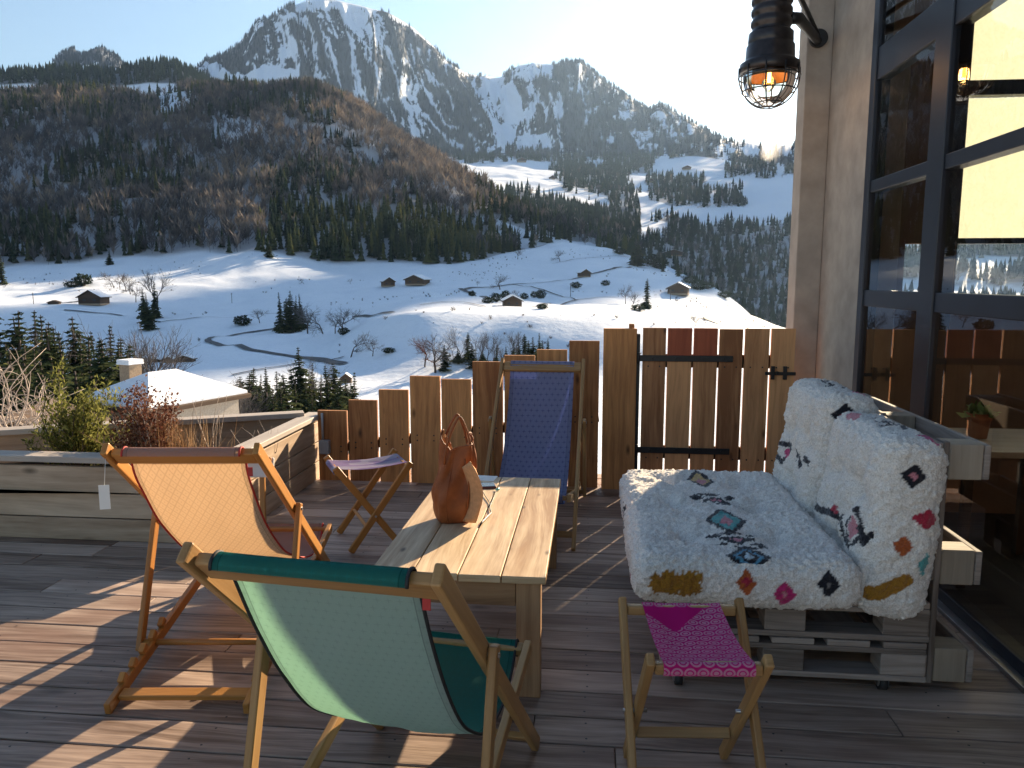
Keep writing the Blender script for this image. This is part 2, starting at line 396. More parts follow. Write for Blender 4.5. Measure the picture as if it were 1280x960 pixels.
# ------------------------------------------------------------------ PLANTER + plants
def make_planter():
    r = thing('timber_planter', 'long raised planter of weathered horizontal planks with pale coping along the deck', 'planter', (-3, 4.6, 0))
    X1, Y0 = -1.98, 3.89
    mb = MB(); zs = [(.002, .128), (.134, .272), (.278, .424), (.428, .447)]
    for a, b in zs[:3]: mb.box(((-6.2+X1)/2, Y0+.02, (a+b)/2), (6.2+X1, .035, b-a))
    mb.build('front_planks', M['planter'], r, .004, True)
    mb = MB()
    for a, b in zs[:3]: mb.box((X1-.02, (Y0+5.40)/2+.02, (a+b)/2), (.035, 5.40-Y0-.04, b-a-.001))
    mb.build('side_planks', M['planter'], r, .004, True)
    mb = MB(); mb.box(((-6.2+X1)/2-.05, Y0+.045, .465), (6.2+X1-.1, .13, .034)); mb.build('front_coping', M['coping'], r, .004, True)
    mb = MB(); mb.box((X1-.035, (Y0+5.42)/2, .466), (.12, 5.42-Y0, .034)); mb.build('side_coping', M['coping'], r, .004, True)
    a, b = np.array([-1.99, 5.33]), np.array([-5.6, 3.55]); a2 = a+(b-a)*.02
    mb = MB(); mb.bar((*a2, .50), (*b, .50), .10, .045, (0, 0, 1)); 
    mb = MB(); d = (b-a)/np.linalg.norm(b-a); nrm = np.array([d[1], -d[0]])
    Rm = np.stack([np.array([*d, 0]), np.array([-d[1], d[0], 0]), np.array([0, 0, 1.0])], 1); mid = (a2+b)/2; L = np.linalg.norm(b-a2)
    mb.box((*mid, .49), (L, .12, .036), Rm); mb.build('back_coping', M['coping'], r, .004, True)
    mb = MB()
    for z0, z1 in ((-.3, .10), (.105, .28), (.285, .468)): mb.box((*mid, (z0+z1)/2), (L, .04, z1-z0), Rm)
    mb.build('back_planks', M['planter'], r, .004, True)
    mb = MB(); mb.prism([(-6.2, Y0+.04), (X1-.04, Y0+.04), (X1-.04, 5.28), (-5.5, 3.62), (-6.2, 3.62+.3)][:4], .05, .28); mb.build('soil', M['soil'], r, 0, True)
make_planter()

def leafcloud(pts, dirs, size, rng, aspect=.45, curl=.3):
    """one rhombic leaf (2 triangles) per point"""
    n = len(pts); d = dirs/np.linalg.norm(dirs, axis=1, keepdims=True)
    rv = rng.normal(size=(n, 3)); s = np.cross(d, rv); s /= np.linalg.norm(s, axis=1, keepdims=True)+1e-9; nn = np.cross(d, s)
    sz = size*rng.uniform(.6, 1.3, (n, 1))
    a = pts; b = pts+d*sz*.5+s*sz*aspect*.5+nn*sz*curl*.3; c = pts+d*sz; e = pts+d*sz*.5-s*sz*aspect*.5+nn*sz*curl*.3
    V = np.stack([a, b, c, e], 1).reshape(-1, 3); F = np.arange(4*n).reshape(n, 4); return V, F
def thin_stems(mb, base, tips, r, rng, bend=.15, seg=4, n=4):
    ends = []
    for b, t in zip(base, tips):
        b = np.asarray(b, float); t = np.asarray(t, float); k = rng.normal(size=3)*bend*np.linalg.norm(t-b); k[2] *= .3
        P = [b+(t-b)*q+k*math.sin(q*PI)*.5 for q in np.linspace(0, 1, seg+1)]
        mb.tube(P, [r*(1-.75*q) for q in np.linspace(0, 1, seg+1)], n); ends.append(P)
    return ends
def make_plants():
    rng = np.random.default_rng(5)
    # green shrub
    c = onY(103, 565, 4.35); c[2] = .28
    r = thing('green_shrub', 'yellow green leafy shrub growing in the planter', 'shrub', c)
    mb = MB(); base = [np.array([rng.normal()*.05, rng.normal()*.05, 0]) for _ in range(46)]
    tips = []
    for b in base:
        a = rng.uniform(0, 2*PI); q = rng.uniform(.05, .30); tips.append(np.array([math.cos(a)*q, math.sin(a)*q, rng.uniform(.22, .62)*(1.05-q*.9)]))
    tips[0] = np.array([-.08, 0, .66]); tips[1] = np.array([-.13, 0.02, .63]); tips[2] = np.array([.18, 0, .55])
    ends = thin_stems(mb, base, tips, .005, rng); mb.build('stems', M['bark'], r)
    P = []; D = []
    for e in ends:
        for q in np.linspace(.2, 1, 34):
            i = q*(len(e)-1); i0 = min(int(i), len(e)-2); p = e[i0]+(e[i0+1]-e[i0])*(i-i0)
            for _ in range(4):
                P.append(p+rng.normal(size=3)*.018); d = rng.normal(size=3); d[2] = abs(d[2])+.5; D.append(d)
    V, F = leafcloud(np.array(P), np.array(D), .030, rng, .38)
    fastmesh('foliage', V, F, M['shrub'], dict(tint=np.repeat(np.clip(rng.normal(.5, .25, len(F)), 0, 1), 4)), parent=r)
    # dried reddish shrub
    c = onY(184, 566, 4.25); c[2] = .28
    r = thing('dried_shrub', 'dried reddish brown seed-head shrub in the planter beside the green one', 'shrub', c)
    mb = MB(); base = [np.array([rng.normal()*.07, rng.normal()*.05, 0]) for _ in range(60)]; tips = []
    for b in base:
        a = rng.uniform(0, 2*PI); q = rng.uniform(.02, .22); tips.append(np.array([math.cos(a)*q, math.sin(a)*q, rng.uniform(.30, .60)*(1.08-q*1.6)]))
    ends = thin_stems(mb, base, tips, .004, rng); mb.build('stems', M['palebark'], r)
    P = []; D = []
    for e in ends:
        for q in np.linspace(.3, 1, 26):
            i = q*(len(e)-1); i0 = min(int(i), len(e)-2); p = e[i0]+(e[i0+1]-e[i0])*(i-i0)
            for _ in range(4): P.append(p+rng.normal(size=3)*.022); D.append(rng.normal(size=3))
    V, F = leafcloud(np.array(P), np.array(D), .019, rng, .7)
    fastmesh('seed_heads', V, F, M['dryleaf'], dict(tint=np.repeat(np.clip(rng.normal(.45, .28, len(F)), 0, 1), 4)), parent=r)
    # dry arching stems
    c = onY(212, 566, 4.2); c[2] = .28
    r = thing('dry_grass_clump', 'clump of dry tan arching stems between the planter coping and the orange chair', 'dry grass', c)
    P = []; n = 420; V = []; F = []; T = []
    for i in range(n):
        a = rng.uniform(0, 2*PI); q = abs(rng.normal())*.17; h = rng.uniform(.16, .42)*(1-.6*q); bx = np.array([rng.normal()*.13, rng.normal()*.05, 0])
        tip = bx+np.array([math.cos(a)*q, math.sin(a)*q*.6, h]); sd = np.array([-math.sin(a), math.cos(a), 0])*.0016
        mid = bx+(tip-bx)*.55+np.array([0, 0, .05]); k = len(V); V += [bx-sd, bx+sd, mid+sd*.9, mid-sd*.9, tip+sd*.3, tip-sd*.3]
        F += [(k, k+1, k+2, k+3), (k+3, k+2, k+4, k+5)]; T += [rng.uniform()]*6
    fastmesh('stems', np.array(V), np.array(F), M['grassy'], dict(tint=np.array(T)), parent=r)
    # bare thin shrub twigs behind
    for (x, y0, hpx, lab) in ((268, 556, 66, 'thin bare twigs rising from the planter soil behind the orange chair'), (330, 553, 30, 'low bare twig tuft in planter beside the sunlit side planks')):
        c = onY(x, y0, 4.6); c[2] = .28; r = thing('twig_shrub', lab, 'twigs', c, group=None); mb = MB(); base = [np.zeros(3) for _ in range(9)]
        tips = [np.array([rng.normal()*.09, rng.normal()*.06, hpx*4.6/960*rng.uniform(.6, 1.15)+.12]) for _ in base]
        thin_stems(mb, base, tips, .0035, rng, .2); mb.build('twigs', M['palebark'], r)
make_plants()

# ------------------------------------------------------------------ DECK CHAIRS
def fabric(name, front, motif, trans, style, motif_amt=.6, kk=42.0):
    """woven cloth: patterned reflectance on this face, light passing through"""
    t = NT(name); uv = t.n('UVMap', dict(uv_map='UVMap')); sp = t.n('SeparateXYZ', Vector=uv.outputs[0]); u, v = sp.outputs[0], sp.outputs[1]
    def tri(x): return t.m('ABSOLUTE', t.m('SUBTRACT', t.m('FRACT', x), .5))      # 0.5 at cell edges
    if style == 'lattice':
        k = 33.0
        a = tri(t.m('ADD', t.m('MULTIPLY', u, k), t.m('MULTIPLY', v, k*.62))); b = tri(t.m('SUBTRACT', t.m('MULTIPLY', u, k), t.m('MULTIPLY', v, k*.62)))
        e = t.m('MINIMUM', a, b); mk = t.m('LESS_THAN', e, .085)
        mk = t.m('MAXIMUM', mk, t.m('MULTIPLY', t.m('GREATER_THAN', t.m('MAXIMUM', a, b), .0), t.m('GREATER_THAN', e, .40)))
    elif style == 'motif':
        k = kk
        row = t.m('FLOOR', t.m('MULTIPLY', v, k)); uu = t.m('ADD', t.m('MULTIPLY', u, k), t.m('MULTIPLY', t.m('MODULO', row, 2.0), .5))
        a = t.m('SUBTRACT', t.m('FRACT', uu), .5); b = t.m('SUBTRACT', t.m('FRACT', t.m('MULTIPLY', v, k)), .5)
        r2 = t.m('SQRT', t.m('ADD', t.m('MULTIPLY', a, a), t.m('MULTIPLY', b, b)))
        pet = t.m('MULTIPLY', t.m('MINIMUM', t.m('ABSOLUTE', a), t.m('ABSOLUTE', b)), 5.0)
        mk = t.m('LESS_THAN', t.m('ADD', r2, pet), .42)
    elif style == 'flower':
        k = 34.0
        row = t.m('FLOOR', t.m('MULTIPLY', v, k)); uu = t.m('ADD', t.m('MULTIPLY', u, k*.9), t.m('MULTIPLY', t.m('MODULO', row, 2.0), .5))
        a = t.m('SUBTRACT', t.m('FRACT', uu), .5); b = t.m('SUBTRACT', t.m('FRACT', t.m('MULTIPLY', v, k)), .5)
        r2 = t.m('SQRT', t.m('ADD', t.m('MULTIPLY', a, a), t.m('MULTIPLY', b, b)))
        mk = t.m('MAXIMUM', t.m('LESS_THAN', r2, .20), t.m('MULTIPLY', t.m('GREATER_THAN', r2, .31), t.m('LESS_THAN', r2, .47)))
        # plain heart of cloth with no motif near the back rail
        hx = t.m('MULTIPLY', t.m('ABSOLUTE', t.m('ADD', u, .04)), 1.0); hy = t.m('SUBTRACT', .385, v)
        lim = t.m('SUBTRACT', .105, t.m('MULTIPLY', hy, .85))
        inside = t.m('MULTIPLY', t.m('LESS_THAN', hx, lim), t.m('GREATER_THAN', hy, .0))
        mk = t.m('MULTIPLY', mk, t.m('SUBTRACT', 1.0, inside))
    else:
        w = t.noise(t.n('CombineXYZ', X=t.m('MULTIPLY', u, 5.0), Y=t.m('MULTIPLY', v, 2.0)), 1.0, 2)
        mk = sstep_n(t, t.m('FRACT', t.m('ADD', t.m('MULTIPLY', u, 7.0), t.m('MULTIPLY', w, 3.0))), .45, .55)
    big = t.noise(t.n('CombineXYZ', X=u, Y=v), 6.0, 3); weave = t.noise(t.n('CombineXYZ', X=t.m('MULTIPLY', u, 420.0), Y=t.m('MULTIPLY', v, 420.0)), 1.0, 2)
    c = t.mix(t.m('MULTIPLY', mk, motif_amt), front, motif)
    c = t.mix(t.m('MULTIPLY', weave, .35), c, tuple(x*.5 for x in front)); c = t.mix(t.m('MULTIPLY', big, .25), c, tuple(min(1, x*1.25) for x in front))
    au = t.m('ABSOLUTE', u); hem = t.m('MAXIMUM', t.m('LESS_THAN', t.m('ABSOLUTE', t.m('SUBTRACT', au, .184)), .0014), t.m('MULTIPLY', t.m('GREATER_THAN', au, .186), .35))
    c = t.mix(t.m('MULTIPLY', hem, .6), c, tuple(x*.35 for x in front)); trans_h = t.m('SUBTRACT', 1.0, t.m('MULTIPLY', hem, .55))
    tcol = t.mix(t.m('MULTIPLY', mk, .35), trans, tuple(x*.62 for x in trans)); tcol = t.mix(t.m('MULTIPLY', weave, .4), tcol, tuple(x*.6 for x in trans))
    tcol = t.mix(t.m('SUBTRACT', 1.0, trans_h), tcol, tuple(x*.3 for x in trans))
    bp = t.bump(weave, .25, .001)
    d = t.n('BsdfDiffuse', Color=c, Normal=bp, Roughness=.5); tr = t.n('BsdfTranslucent', Color=tcol)
    mx = t.n('MixShader'); mx.inputs[0].default_value = .5; t.set(mx, '#1', d.outputs[0]); t.set(mx, '#2', tr.outputs[0]); return t.done(mx.outputs[0])

def catmull(pts, n):
    P = np.array([2*np.array(pts[0])-np.array(pts[1])]+[np.array(p) for p in pts]+[2*np.array(pts[-1])-np.array(pts[-2])], float); out = []
    for q in np.linspace(0, len(pts)-1-1e-6, n):
        i = int(q); f = q-i; a, b, c, d = P[i:i+4]
        out.append(.5*(2*b+(c-a)*f+(2*a-5*b+4*c-d)*f*f+(3*b-a-3*c+d)*f**3))
    return np.array(out)
def bez(p, n):
    p = np.array(p, float); q = np.linspace(0, 1, n)[:, None]
    return (1-q)**3*p[0]+3*q*(1-q)**2*p[1]+3*q*q*(1-q)*p[2]+q**3*p[3]
def sling(parent, path, hw, mats, name='sling', piping=None, sag=0.0):
    """closed thin cloth: path (n,2) in the (y,z) plane of the chair, half width hw; normal side 0 = upper/front face"""
    n = len(path); nu = 21; t = .0016
    d = np.gradient(path, axis=0); d /= np.linalg.norm(d, axis=1, keepdims=True); nr = np.stack([-d[:, 1], d[:, 0]], 1)
    # make nr point to the sitter (up / forward)
    if nr[n//2][1] < 0: nr = -nr
    L = np.concatenate([[0], np.cumsum(np.linalg.norm(np.diff(path, axis=0), axis=1))])
    mb = MB()
    us = np.linspace(-1, 1, nu)
    for side in (1, -1):
        b = len(mb.v)
        for i in range(n):
            for u in us:
                w = hw*(1-.012*math.sin(L[i]/L[-1]*PI)); s = (-sag*(1-u*u)+.0085*float(fbm(u*2.2+7*hw, L[i]*4.5, 3, 5+n)))*math.sin(L[i]/L[-1]*PI)
                o = nr[i]*(t*side*.5+s); mb.v.append(np.array([u*w, path[i][0]+o[0], path[i][1]+o[1]]))
        for i in range(n-1):
            for k in range(nu-1):
                q = (b+i*nu+k, b+i*nu+k+1, b+(i+1)*nu+k+1, b+(i+1)*nu+k)
                uv = [(us[k]*hw, L[i]), (us[k+1]*hw, L[i]), (us[k+1]*hw, L[i+1]), (us[k]*hw, L[i+1])]
                if side < 0: q = q[::-1]; uv = uv[::-1]
                mb.face(q, uv, .5, True, 0 if side > 0 else 1)
    o = mb.build(name, mats, parent)
    if piping is not None:
        for sg in (-1, 1):
            pm = MB(); pm.tube([(sg*hw*(1-.012*math.sin(L[i]/L[-1]*PI)), path[i][0], path[i][1]) for i in range(0, n)], .0042, 6); pm.build('piping', piping, o)
    return o

def deck_chair(label, loc, a, P, mats, wood_m, piping, sag=.012, tagside=None, bar_m=None):
    W, tv, tw, bf, sv, sw, sr, pp, plv, plw = P
    r = thing('deck_chair', label, 'deck chair', (*loc, 0), -a, 'folding canvas deck chairs round the low table'); h = W/2; X = (1, 0, 0)
    top = np.array([tv, tw]); foot = np.array([bf, 0]); db = (top-foot)/np.linalg.norm(top-foot)
    for sg in (-1, 1):
        mb = MB(); mb.bar((sg*h, bf-db[0]*0.0, .004), (sg*h, tv+db[0]*.03, tw+db[1]*.03), .022, .046); mb.build('back_rail', wood_m, r, .005)
    ds = np.array([sv-sr, sw]); ds = ds/np.linalg.norm(ds)
    for sg in (-1, 1):
        mb = MB(); x = sg*(h-.025); mb.bar((x, sr, .018), (x, sv+ds[0]*.02, sw+ds[1]*.02), .022, .042)
        # notched ledge on the rear end of the seat rail
        nn = np.array([-ds[1], ds[0]])
        for q in (.12, .20, .28, .36, .44):
            p = np.array([sr, .018])+ds*q+nn*.030
            mb.box((x, p[0], p[1]), (.022, .036, .030), rotx(math.atan2(ds[1], ds[0])+.5))
        mb.build('seat_rail', wood_m, r, .004)
    pt = foot+(top-foot)*pp; pb = np.array([plv, plw]); dp = (pb-pt)/np.linalg.norm(pb-pt)
    for sg in (-1, 1):
        mb = MB(); x = sg*(h+.0245); mb.bar((x, *(pt-dp*.022)), (x, *(pb+dp*.022)), .021, .040); mb.build('prop_leg', wood_m, r, .005)
        mb = MB(); mb.tube([(x+sg*.014, *pt), (x-sg*.036, *pt)], .006, 10); mb.build('pivot_bolt', M['steel'], r)
    mb = MB(); mb.tube([(-h-.02, *(pb-dp*.01)), (h+.02, *(pb-dp*.01))], .012, 10); mb.build('prop_bar', wood_m, r)
    mb = MB(); mb.bar((-h+.012, *(top-db*.030)), (h-.012, *(top-db*.030)), .072, .028, (0, db[0], db[1])); mb.build('top_bar', wood_m, r, .006)
    mb = MB(); fp = np.array([sv, sw]); mb.bar((-h+.037, *fp), (h-.037, *fp), .036, .026, (0, ds[0], ds[1])); mb.build('seat_bar', wood_m, r, .006)
    rp = np.array([sr, .018])+ds*.075; mb = MB(); mb.bar((-h+.037, *rp), (h-.037, *rp), .045, .02, (0, ds[0], ds[1])); mb.build('rear_bar', wood_m, r, .004)
    bp = foot-db*-.10; mb = MB(); mb.bar((-h+.012, *bp), (h-.012, *bp), .035, .02, (0, db[0], db[1])); mb.build('foot_bar', wood_m, r, .004)
    # cloth: hem over the top bar, long hanging curve, wrapped round the seat bar
    key = label.split()[0]; kp = P_SAG[key]
    wrap = [top+np.array([.024*math.cos(a_), -.006+.023*math.sin(a_)]) for a_ in np.linspace(rad(190), rad(0), 12)]
    body = catmull(kp, 72)
    wrap2 = [fp+.026*np.array([math.cos(a_), math.sin(a_)]) for a_ in np.linspace(rad(80), rad(-80), 8)]
    path = np.array(list(wrap)+list(body)+list(wrap2))
    s = sling(r, path, h-.058, mats, piping=piping, sag=sag)
    if tagside is not None:
        mb = MB(); p = body[5]; mb.box((tagside*(h-.046), p[0], p[1]-.02), (.016, .003, .032)); mb.build('care_label', M['redtag'], s)
    return r
P_SAG = {}
F_or = [fabric('pink_woven_cloth', (.42, .27, .25), (.60, .46, .44), (.92, .70, .48), 'lattice'), fabric('apricot_cloth_reverse', (.62, .46, .34), (.46, .28, .17), (.95, .80, .60), 'lattice', .75)]
F_gr = [fabric('teal_woven_cloth', (.010, .15, .15), (.05, .36, .33), (.40, .66, .50), 'motif', .8), fabric('grey_green_cloth_reverse', (.40, .44, .42), (.22, .29, .28), (.70, .86, .74), 'motif', .35)]
F_bl = [fabric('blue_woven_cloth', (.40, .42, .62), (.07, .08, .28), (.24, .27, .46), 'motif', .95, 27.0), fabric('blue_cloth_reverse', (.10, .14, .34), (.04, .06, .2), (.12, .16, .40), 'motif', .6)]
P_SAG['pink'] = [(-.476, .850), (-.455, .775), (-.40, .69), (-.28, .535), (-.09, .37), (.06, .285), (.25, .205), (.42, .168), (.52, .195), (.572, .258)]
P_SAG['green'] = [(-.337, .895), (-.31, .835), (-.25, .715), (-.165, .575), (-.065, .445), (.03, .36), (.16, .278), (.32, .245), (.45, .275), (.535, .352)]
P_SAG['blue'] = [(-.405, .90), (-.38, .83), (-.32, .71), (-.22, .56), (-.10, .43), (.0, .35), (.15, .262), (.32, .222), (.46, .245), (.555, .325)]
ch_or = deck_chair('pink and apricot deck chair seen from behind beside the timber planter', (-1.444, 2.961), -.108,
                   (.516, -.51, .864, .532, .567, .233, -.68, .634, -.33, .075), F_or, M['chair'], plain('red_piping', (.42, .03, .02), .7), tagside=1)
mb = MB(); mb.box((-.262, -.545, .715), (.034, .002, .085), rotz(.2)); mb.build('hang_tag', M['white_card'], ch_or)
mb = MB(); mb.tube([(-.262, -.54, .757), (-.262, -.52, .85)], .0012, 4); mb.build('tag_string', M['white_card'], ch_or)
ch_gr = deck_chair('green and teal deck chair seen from behind at the near end of the table', (-.477, 1.716), .12,
                   (.516, -.37, .907, .555, .53, .328, -.691, .685, -.217, .141), F_gr, M['chair_dark'], plain('black_piping', (.012, .014, .016), .7), tagside=1)
ch_bl = deck_chair('blue patterned deck chair facing the camera between the table and the fence', (-.327, 4.531), 3.175,
                   (.53, -.438, .91, .528, .55, .30, -.68, .648, -.28, .10), F_bl, M['chair_dark'], None)

# ------------------------------------------------------------------ STOOLS
def folding_stool(label, loc, a, W, s, h, b, mat, wood_m):
    r = thing('folding_stool', label, 'folding stool', (*loc, 0), -a, 'folding canvas stools on the deck')
    for sg in (-1, 1):
        for k, off in ((1, 0), (-1, .024)):
            x = sg*(W/2-(.012 if k > 0 else .037)+.012); top = np.array([x, k*s, h]); bot = np.array([x, -k*b, .004]); d = (bot-top)/np.linalg.norm(bot-top)
            mb = MB(); mb.bar(top-d*.01, bot, .022, .036); mb.build('leg', wood_m, r, .005)
        mb = MB(); q = h*b/(s+b); mb.tube([(sg*(W/2+.016), 0, q), (sg*(W/2-.05), 0, q)], .006, 8); mb.build('pivot_bolt', M['steel'], r)
    for k in (1, -1):
        x = W/2-(.012 if k > 0 else .037); mb = MB(); mb.bar((-x, k*(s-.008), h-.022), (x, k*(s-.008), h-.022), .026, .030, (0, 1, 0)); mb.build('seat_rail', wood_m, r, .006)
        q = .28; p = np.array([k*s+(-k*b-k*s)*(1-q), h*q]); mb = MB(); mb.bar((-x, *p), (x, *p), .030, .018, (0, -k*(s+b), h)); mb.build('stretcher', wood_m, r, .004)
    n = 40; ys = np.linspace(-(s-.008), s-.008, n); z = h-.004-.020*(1-(ys/(s))**2)
    w1 = [np.array([-(s-.008)-.019*math.sin(t), h-.022+.019*math.cos(t)]) for t in np.linspace(rad(150), 0, 8)]
    w2 = [np.array([(s-.008)+.019*math.sin(t), h-.022+.019*math.cos(t)]) for t in np.linspace(0, rad(150), 8)]
    path = np.array(w1[:-1]+[np.array(p) for p in zip(ys, z)]+w2[1:])
    sling(r, path, W/2-.058, [mat, mat], 'seat_cloth', sag=.006)
    return r
F_mag = fabric('magenta_flower_cloth', (.80, .028, .28), (.95, .62, .76), (.7, .08, .3), 'flower', .9)
F_lil = fabric('lilac_wavy_cloth', (.42, .33, .52), (.70, .66, .74), (.6, .5, .66), 'wave', .9)
folding_stool('magenta patterned folding stool in front of the pallet sofa', (.29, 2.033), -.084, .345, .181, .504, .199, F_mag, M['chair_dark'])
folding_stool('pale lilac folding stool between the orange chair and the fence', (-1.228, 4.065), 1.069, .345, .197, .458, .138, F_lil, M['chair'])
# folded stool leaning on the planter side, half hidden behind the orange chair
r = thing('folded_stool', 'folded wooden stool with pale cloth leaning against the planter side behind the orange chair', 'folding stool', (-1.86, 3.98, 0), .15)
for x in (-.05, .05):
    mb = MB(); mb.bar((x, 0, .0), (x-.02, .10, .42), .03, .024); mb.build('leg', M['chair'], r, .004)
mb = MB(); mb.box((0.02, .085, .40), (.16, .018, .11), rotx(-.25)); mb.build('seat_cloth', M['white_card'], r, .006)
mb = MB(); mb.bar((-.09, .07, .45), (.09, .07, .45), .026, .02, (0, 0, 1)); mb.build('seat_rail', M['chair'], r, .004)

# ------------------------------------------------------------------ TABLE + what lies on it
def make_table():
    x0, x1, y0, y1, z = -.755, -.14, 2.49, 3.81, .45
    r = thing('coffee_table', 'low rustic table of pale worn planks in the middle of the deck', 'table', ((x0+x1)/2, (y0+y1)/2, 0))
    ws = [.150, .158, .148, .153]; x = x0; mb = MB()
    for w in ws:
        mb.box((x+w/2, (y0+y1)/2, z-.013+random.uniform(-.001, .001)), (w-.0025, y1-y0+random.uniform(-.008, .0), .026), rotz(random.uniform(-.001, .001))); x += w+.0015
    mb.build('tabletop', M['table'], r, .0025, True)
    L = .085
    for sx in (0, 1):
        for sy in (0, 1):
            mb = MB(); cx = (x0+.035+L/2) if not sx else (x1-.02-L/2); cy = (y0+.02+.03) if not sy else (y1-.05)
            mb.box((cx, cy, (z-.026)/2), (L, .06, z-.027)); mb.build('leg', M['table_leg'], r, .004, True)
    for yy in (y0+.045, y1-.045):
        mb = MB(); mb.box(((x0+x1)/2+.005, yy, z-.027-.047), (x1-x0-.055-2*L, .03, .092)); mb.build('apron', M['table_leg'], r, .003, True)
    for xx in (x0+.06, x1-.045):
        mb = MB(); mb.box((xx, (y0+y1)/2, z-.027-.047), (.028, y1-y0-.24, .092)); mb.build('apron', M['table_leg'], r, .003, True)
make_table()

def leather():
    t = NT('tan_leather'); tc = t.n('TexCoord'); a = t.noise(tc.outputs['Object'], 14, 5, .6); b = t.noise(tc.outputs['Object'], 260, 3)
    c = t.ramp(a, [(.3, (.19, .052, .014)), (.55, (.27, .080, .022)), (.8, (.35, .115, .036))])
    return t.done(t.bsdf(c, .58, t.bump(t.m('ADD', b, t.m('MULTIPLY', a, .8)), .45, .002), .35))
M['leather'] = leather()
M['suede'] = plain('suede_lining', (.50, .27, .13), .9, 0, .2, 60)
def make_bag():
    c = onz(565, 655, .45); r = thing('leather_bag', 'slouchy tan leather tote bag standing on the table, handles upright', 'bag', (c[0], c[1]+.06, .4505), .35)
    mb = MB(); n = 40; H = .33; rows = 26; b = 0
    def ring(q, k, inner=False):
        a = 2*PI*k/n; ca, sa = math.cos(a), math.sin(a); e = .62
        w = .074*(1+.22*math.sin(min(q*1.7, 1)*PI*.8))*(1-.42*max(0, q-.35)); d = .062*(1+.30*math.sin(min(1, q*1.6)*PI))*(1-.45*max(0, q-.3))
        if inner: w -= .006; d -= .006
        x = w*math.copysign(abs(ca)**e, ca); y = d*math.copysign(abs(sa)**e, sa)
        fold = .010*math.sin(a*3+q*5)+.007*math.sin(a*7-q*9); x += fold*ca*min(1, q*3); y += fold*sa*min(1, q*3)
        rim = .035*math.cos(2*a+.4)+.02*math.sin(3*a)             # slouching uneven rim
        z = H*q+rim*q*q
        x += .018*q*q-.012*math.sin(q*6)*.4
        return np.array([x, y, z])
    for i in range(rows+1):
        q = i/rows
        for k in range(n):
            p = ring(q, k)
            if i == 0: p = p*np.array([.93, .93, 1])
            mb.v.append(p)
    for i in range(rows):
        for k in range(n): mb.face((i*n+k, i*n+(k+1) % n, (i+1)*n+(k+1) % n, (i+1)*n+k), [(0, 0)]*4, .5, True)
    mb.face([k for k in range(n)][::-1], [(0, 0)]*n, .5)
    mb.build('bag_body', M['leather'], r)
    mb = MB()
    for i in range(rows+1):
        for k in range(n): mb.v.append(ring(i/rows, k, True)+np.array([0, 0, .004 if i == 0 else 0]))
    for i in range(rows):
        for k in range(n): mb.face((i*n+(k+1) % n, i*n+k, (i+1)*n+k, (i+1)*n+(k+1) % n), [(0, 0)]*4, .5, True)
    mb.face(list(range(n)), [(0, 0)]*n, .5); mb.build('lining', M['suede'], r)
    mb = MB(); mb.tube([ring(1, k)+np.array([0, 0, .001]) for k in range(n+1)], .0038, 6, False); mb.build('rim', M['leather'], r)
    mb = MB(); mb.tube([ring(q, 28)*1.012 for q in np.linspace(.03, 1, 20)], .0026, 5); mb.build('seam', M['leather'], r)
    # gaping side flap, the lit fold at the foot
    mb = MB(); g = 12
    for i in range(g+1):
        for k in range(g+1):
            u, v = k/g-.5, i/g; mb.v.append(np.array([.046+.045*math.sin(v*PI)*(.6+.4*math.cos(u*PI))+u*.05, -.085-.035*math.cos(u*PI)*math.sin(v*2.2+.3)-u*.04, .012+.26*v*(1-.25*abs(u))]))
    for i in range(g):
        for k in range(g): mb.face((i*(g+1)+k, i*(g+1)+k+1, (i+1)*(g+1)+k+1, (i+1)*(g+1)+k), [(0, 0)]*4, .5, True)
    o = mb.build('flap', M['suede'], r); sd = o.modifiers.new('thick', 'SOLIDIFY'); sd.thickness = .004
    for sy, lean in ((-.045, -.012), (.045, .03)):
        P = []
        for t in np.linspace(0, PI, 28):
            q = math.sin(t); P.append((-math.cos(t)*.058*(1-.55*q**1.5)+.012*q+.01, sy*(1-q*.8)+lean*q, .25+.19*q**.8))
        mb = MB(); mb.tube(P, .0052, 8); mb.build('handle', M['leather'], r)
    mb = MB(); mb.tube([(.035, -.05, .27), (.05, -.07, .20), (.045, -.075, .12), (.04, -.08, .07)], .004, 6); mb.build('drawstring', M['leather'], r)
make_bag()
c = onz(600, 609, .4505); r = thing('phone', 'dark phone in a reddish case lying on the table behind the bag', 'phone', c, .25)
mb = MB(); mb.box((0, 0, .0055), (.155, .078, .010)); mb.build('case', plain('phone_case', (.10, .018, .014), .5), r, .004)
mb = MB(); mb.box((0, 0, .0115), (.142, .066, .0016)); mb.build('screen', plain('phone_glass', (.01, .01, .012), .08), r)
c = onz(590, 603, .4505); r = thing('paper_sheet', 'loose white paper lying at the far end of the table beside the phone', 'paper', c, -.1)
mb = MB(); mb.box((-.0, .09, .001), (.20, .10, .0016)); mb.build('sheet', M['white_card'], r)
r = thing('cord', 'thin dark cord with turquoise tip trailing over the sunlit table planks', 'cord', onz(613, 640, .45))
pts = [onz(x, y, z) for x, y, z in ((590, 598, .50), (600, 608, .47), (606, 619, .457), (612, 628, .456), (613, 637, .456), (614, 641, .457), (609, 646, .456), (603, 652, .455), (600, 657, .455))]
pts = [p for p in pts]
mb = MB(); mb.tube(pts, [.0022]*5+[.003, .0055, .006, .003], 6); mb.build('cord_strand', M['cord'], r, 0, True)
pts = [onz(x, y, .4565) for x, y in ((620, 613), (618, 620), (615, 627), (612, 634), (613, 639))]
mb = MB(); mb.tube(pts, .0022, 6); mb.build('cord_strand', M['cord'], r, 0, True)
mb = MB(); q = onz(620, 612, .457); mb.tube([q, q+np.array([.014, .018, 0])], .006, 8); mb.build('plug_tip', M['turquoise'], r, 0, True)

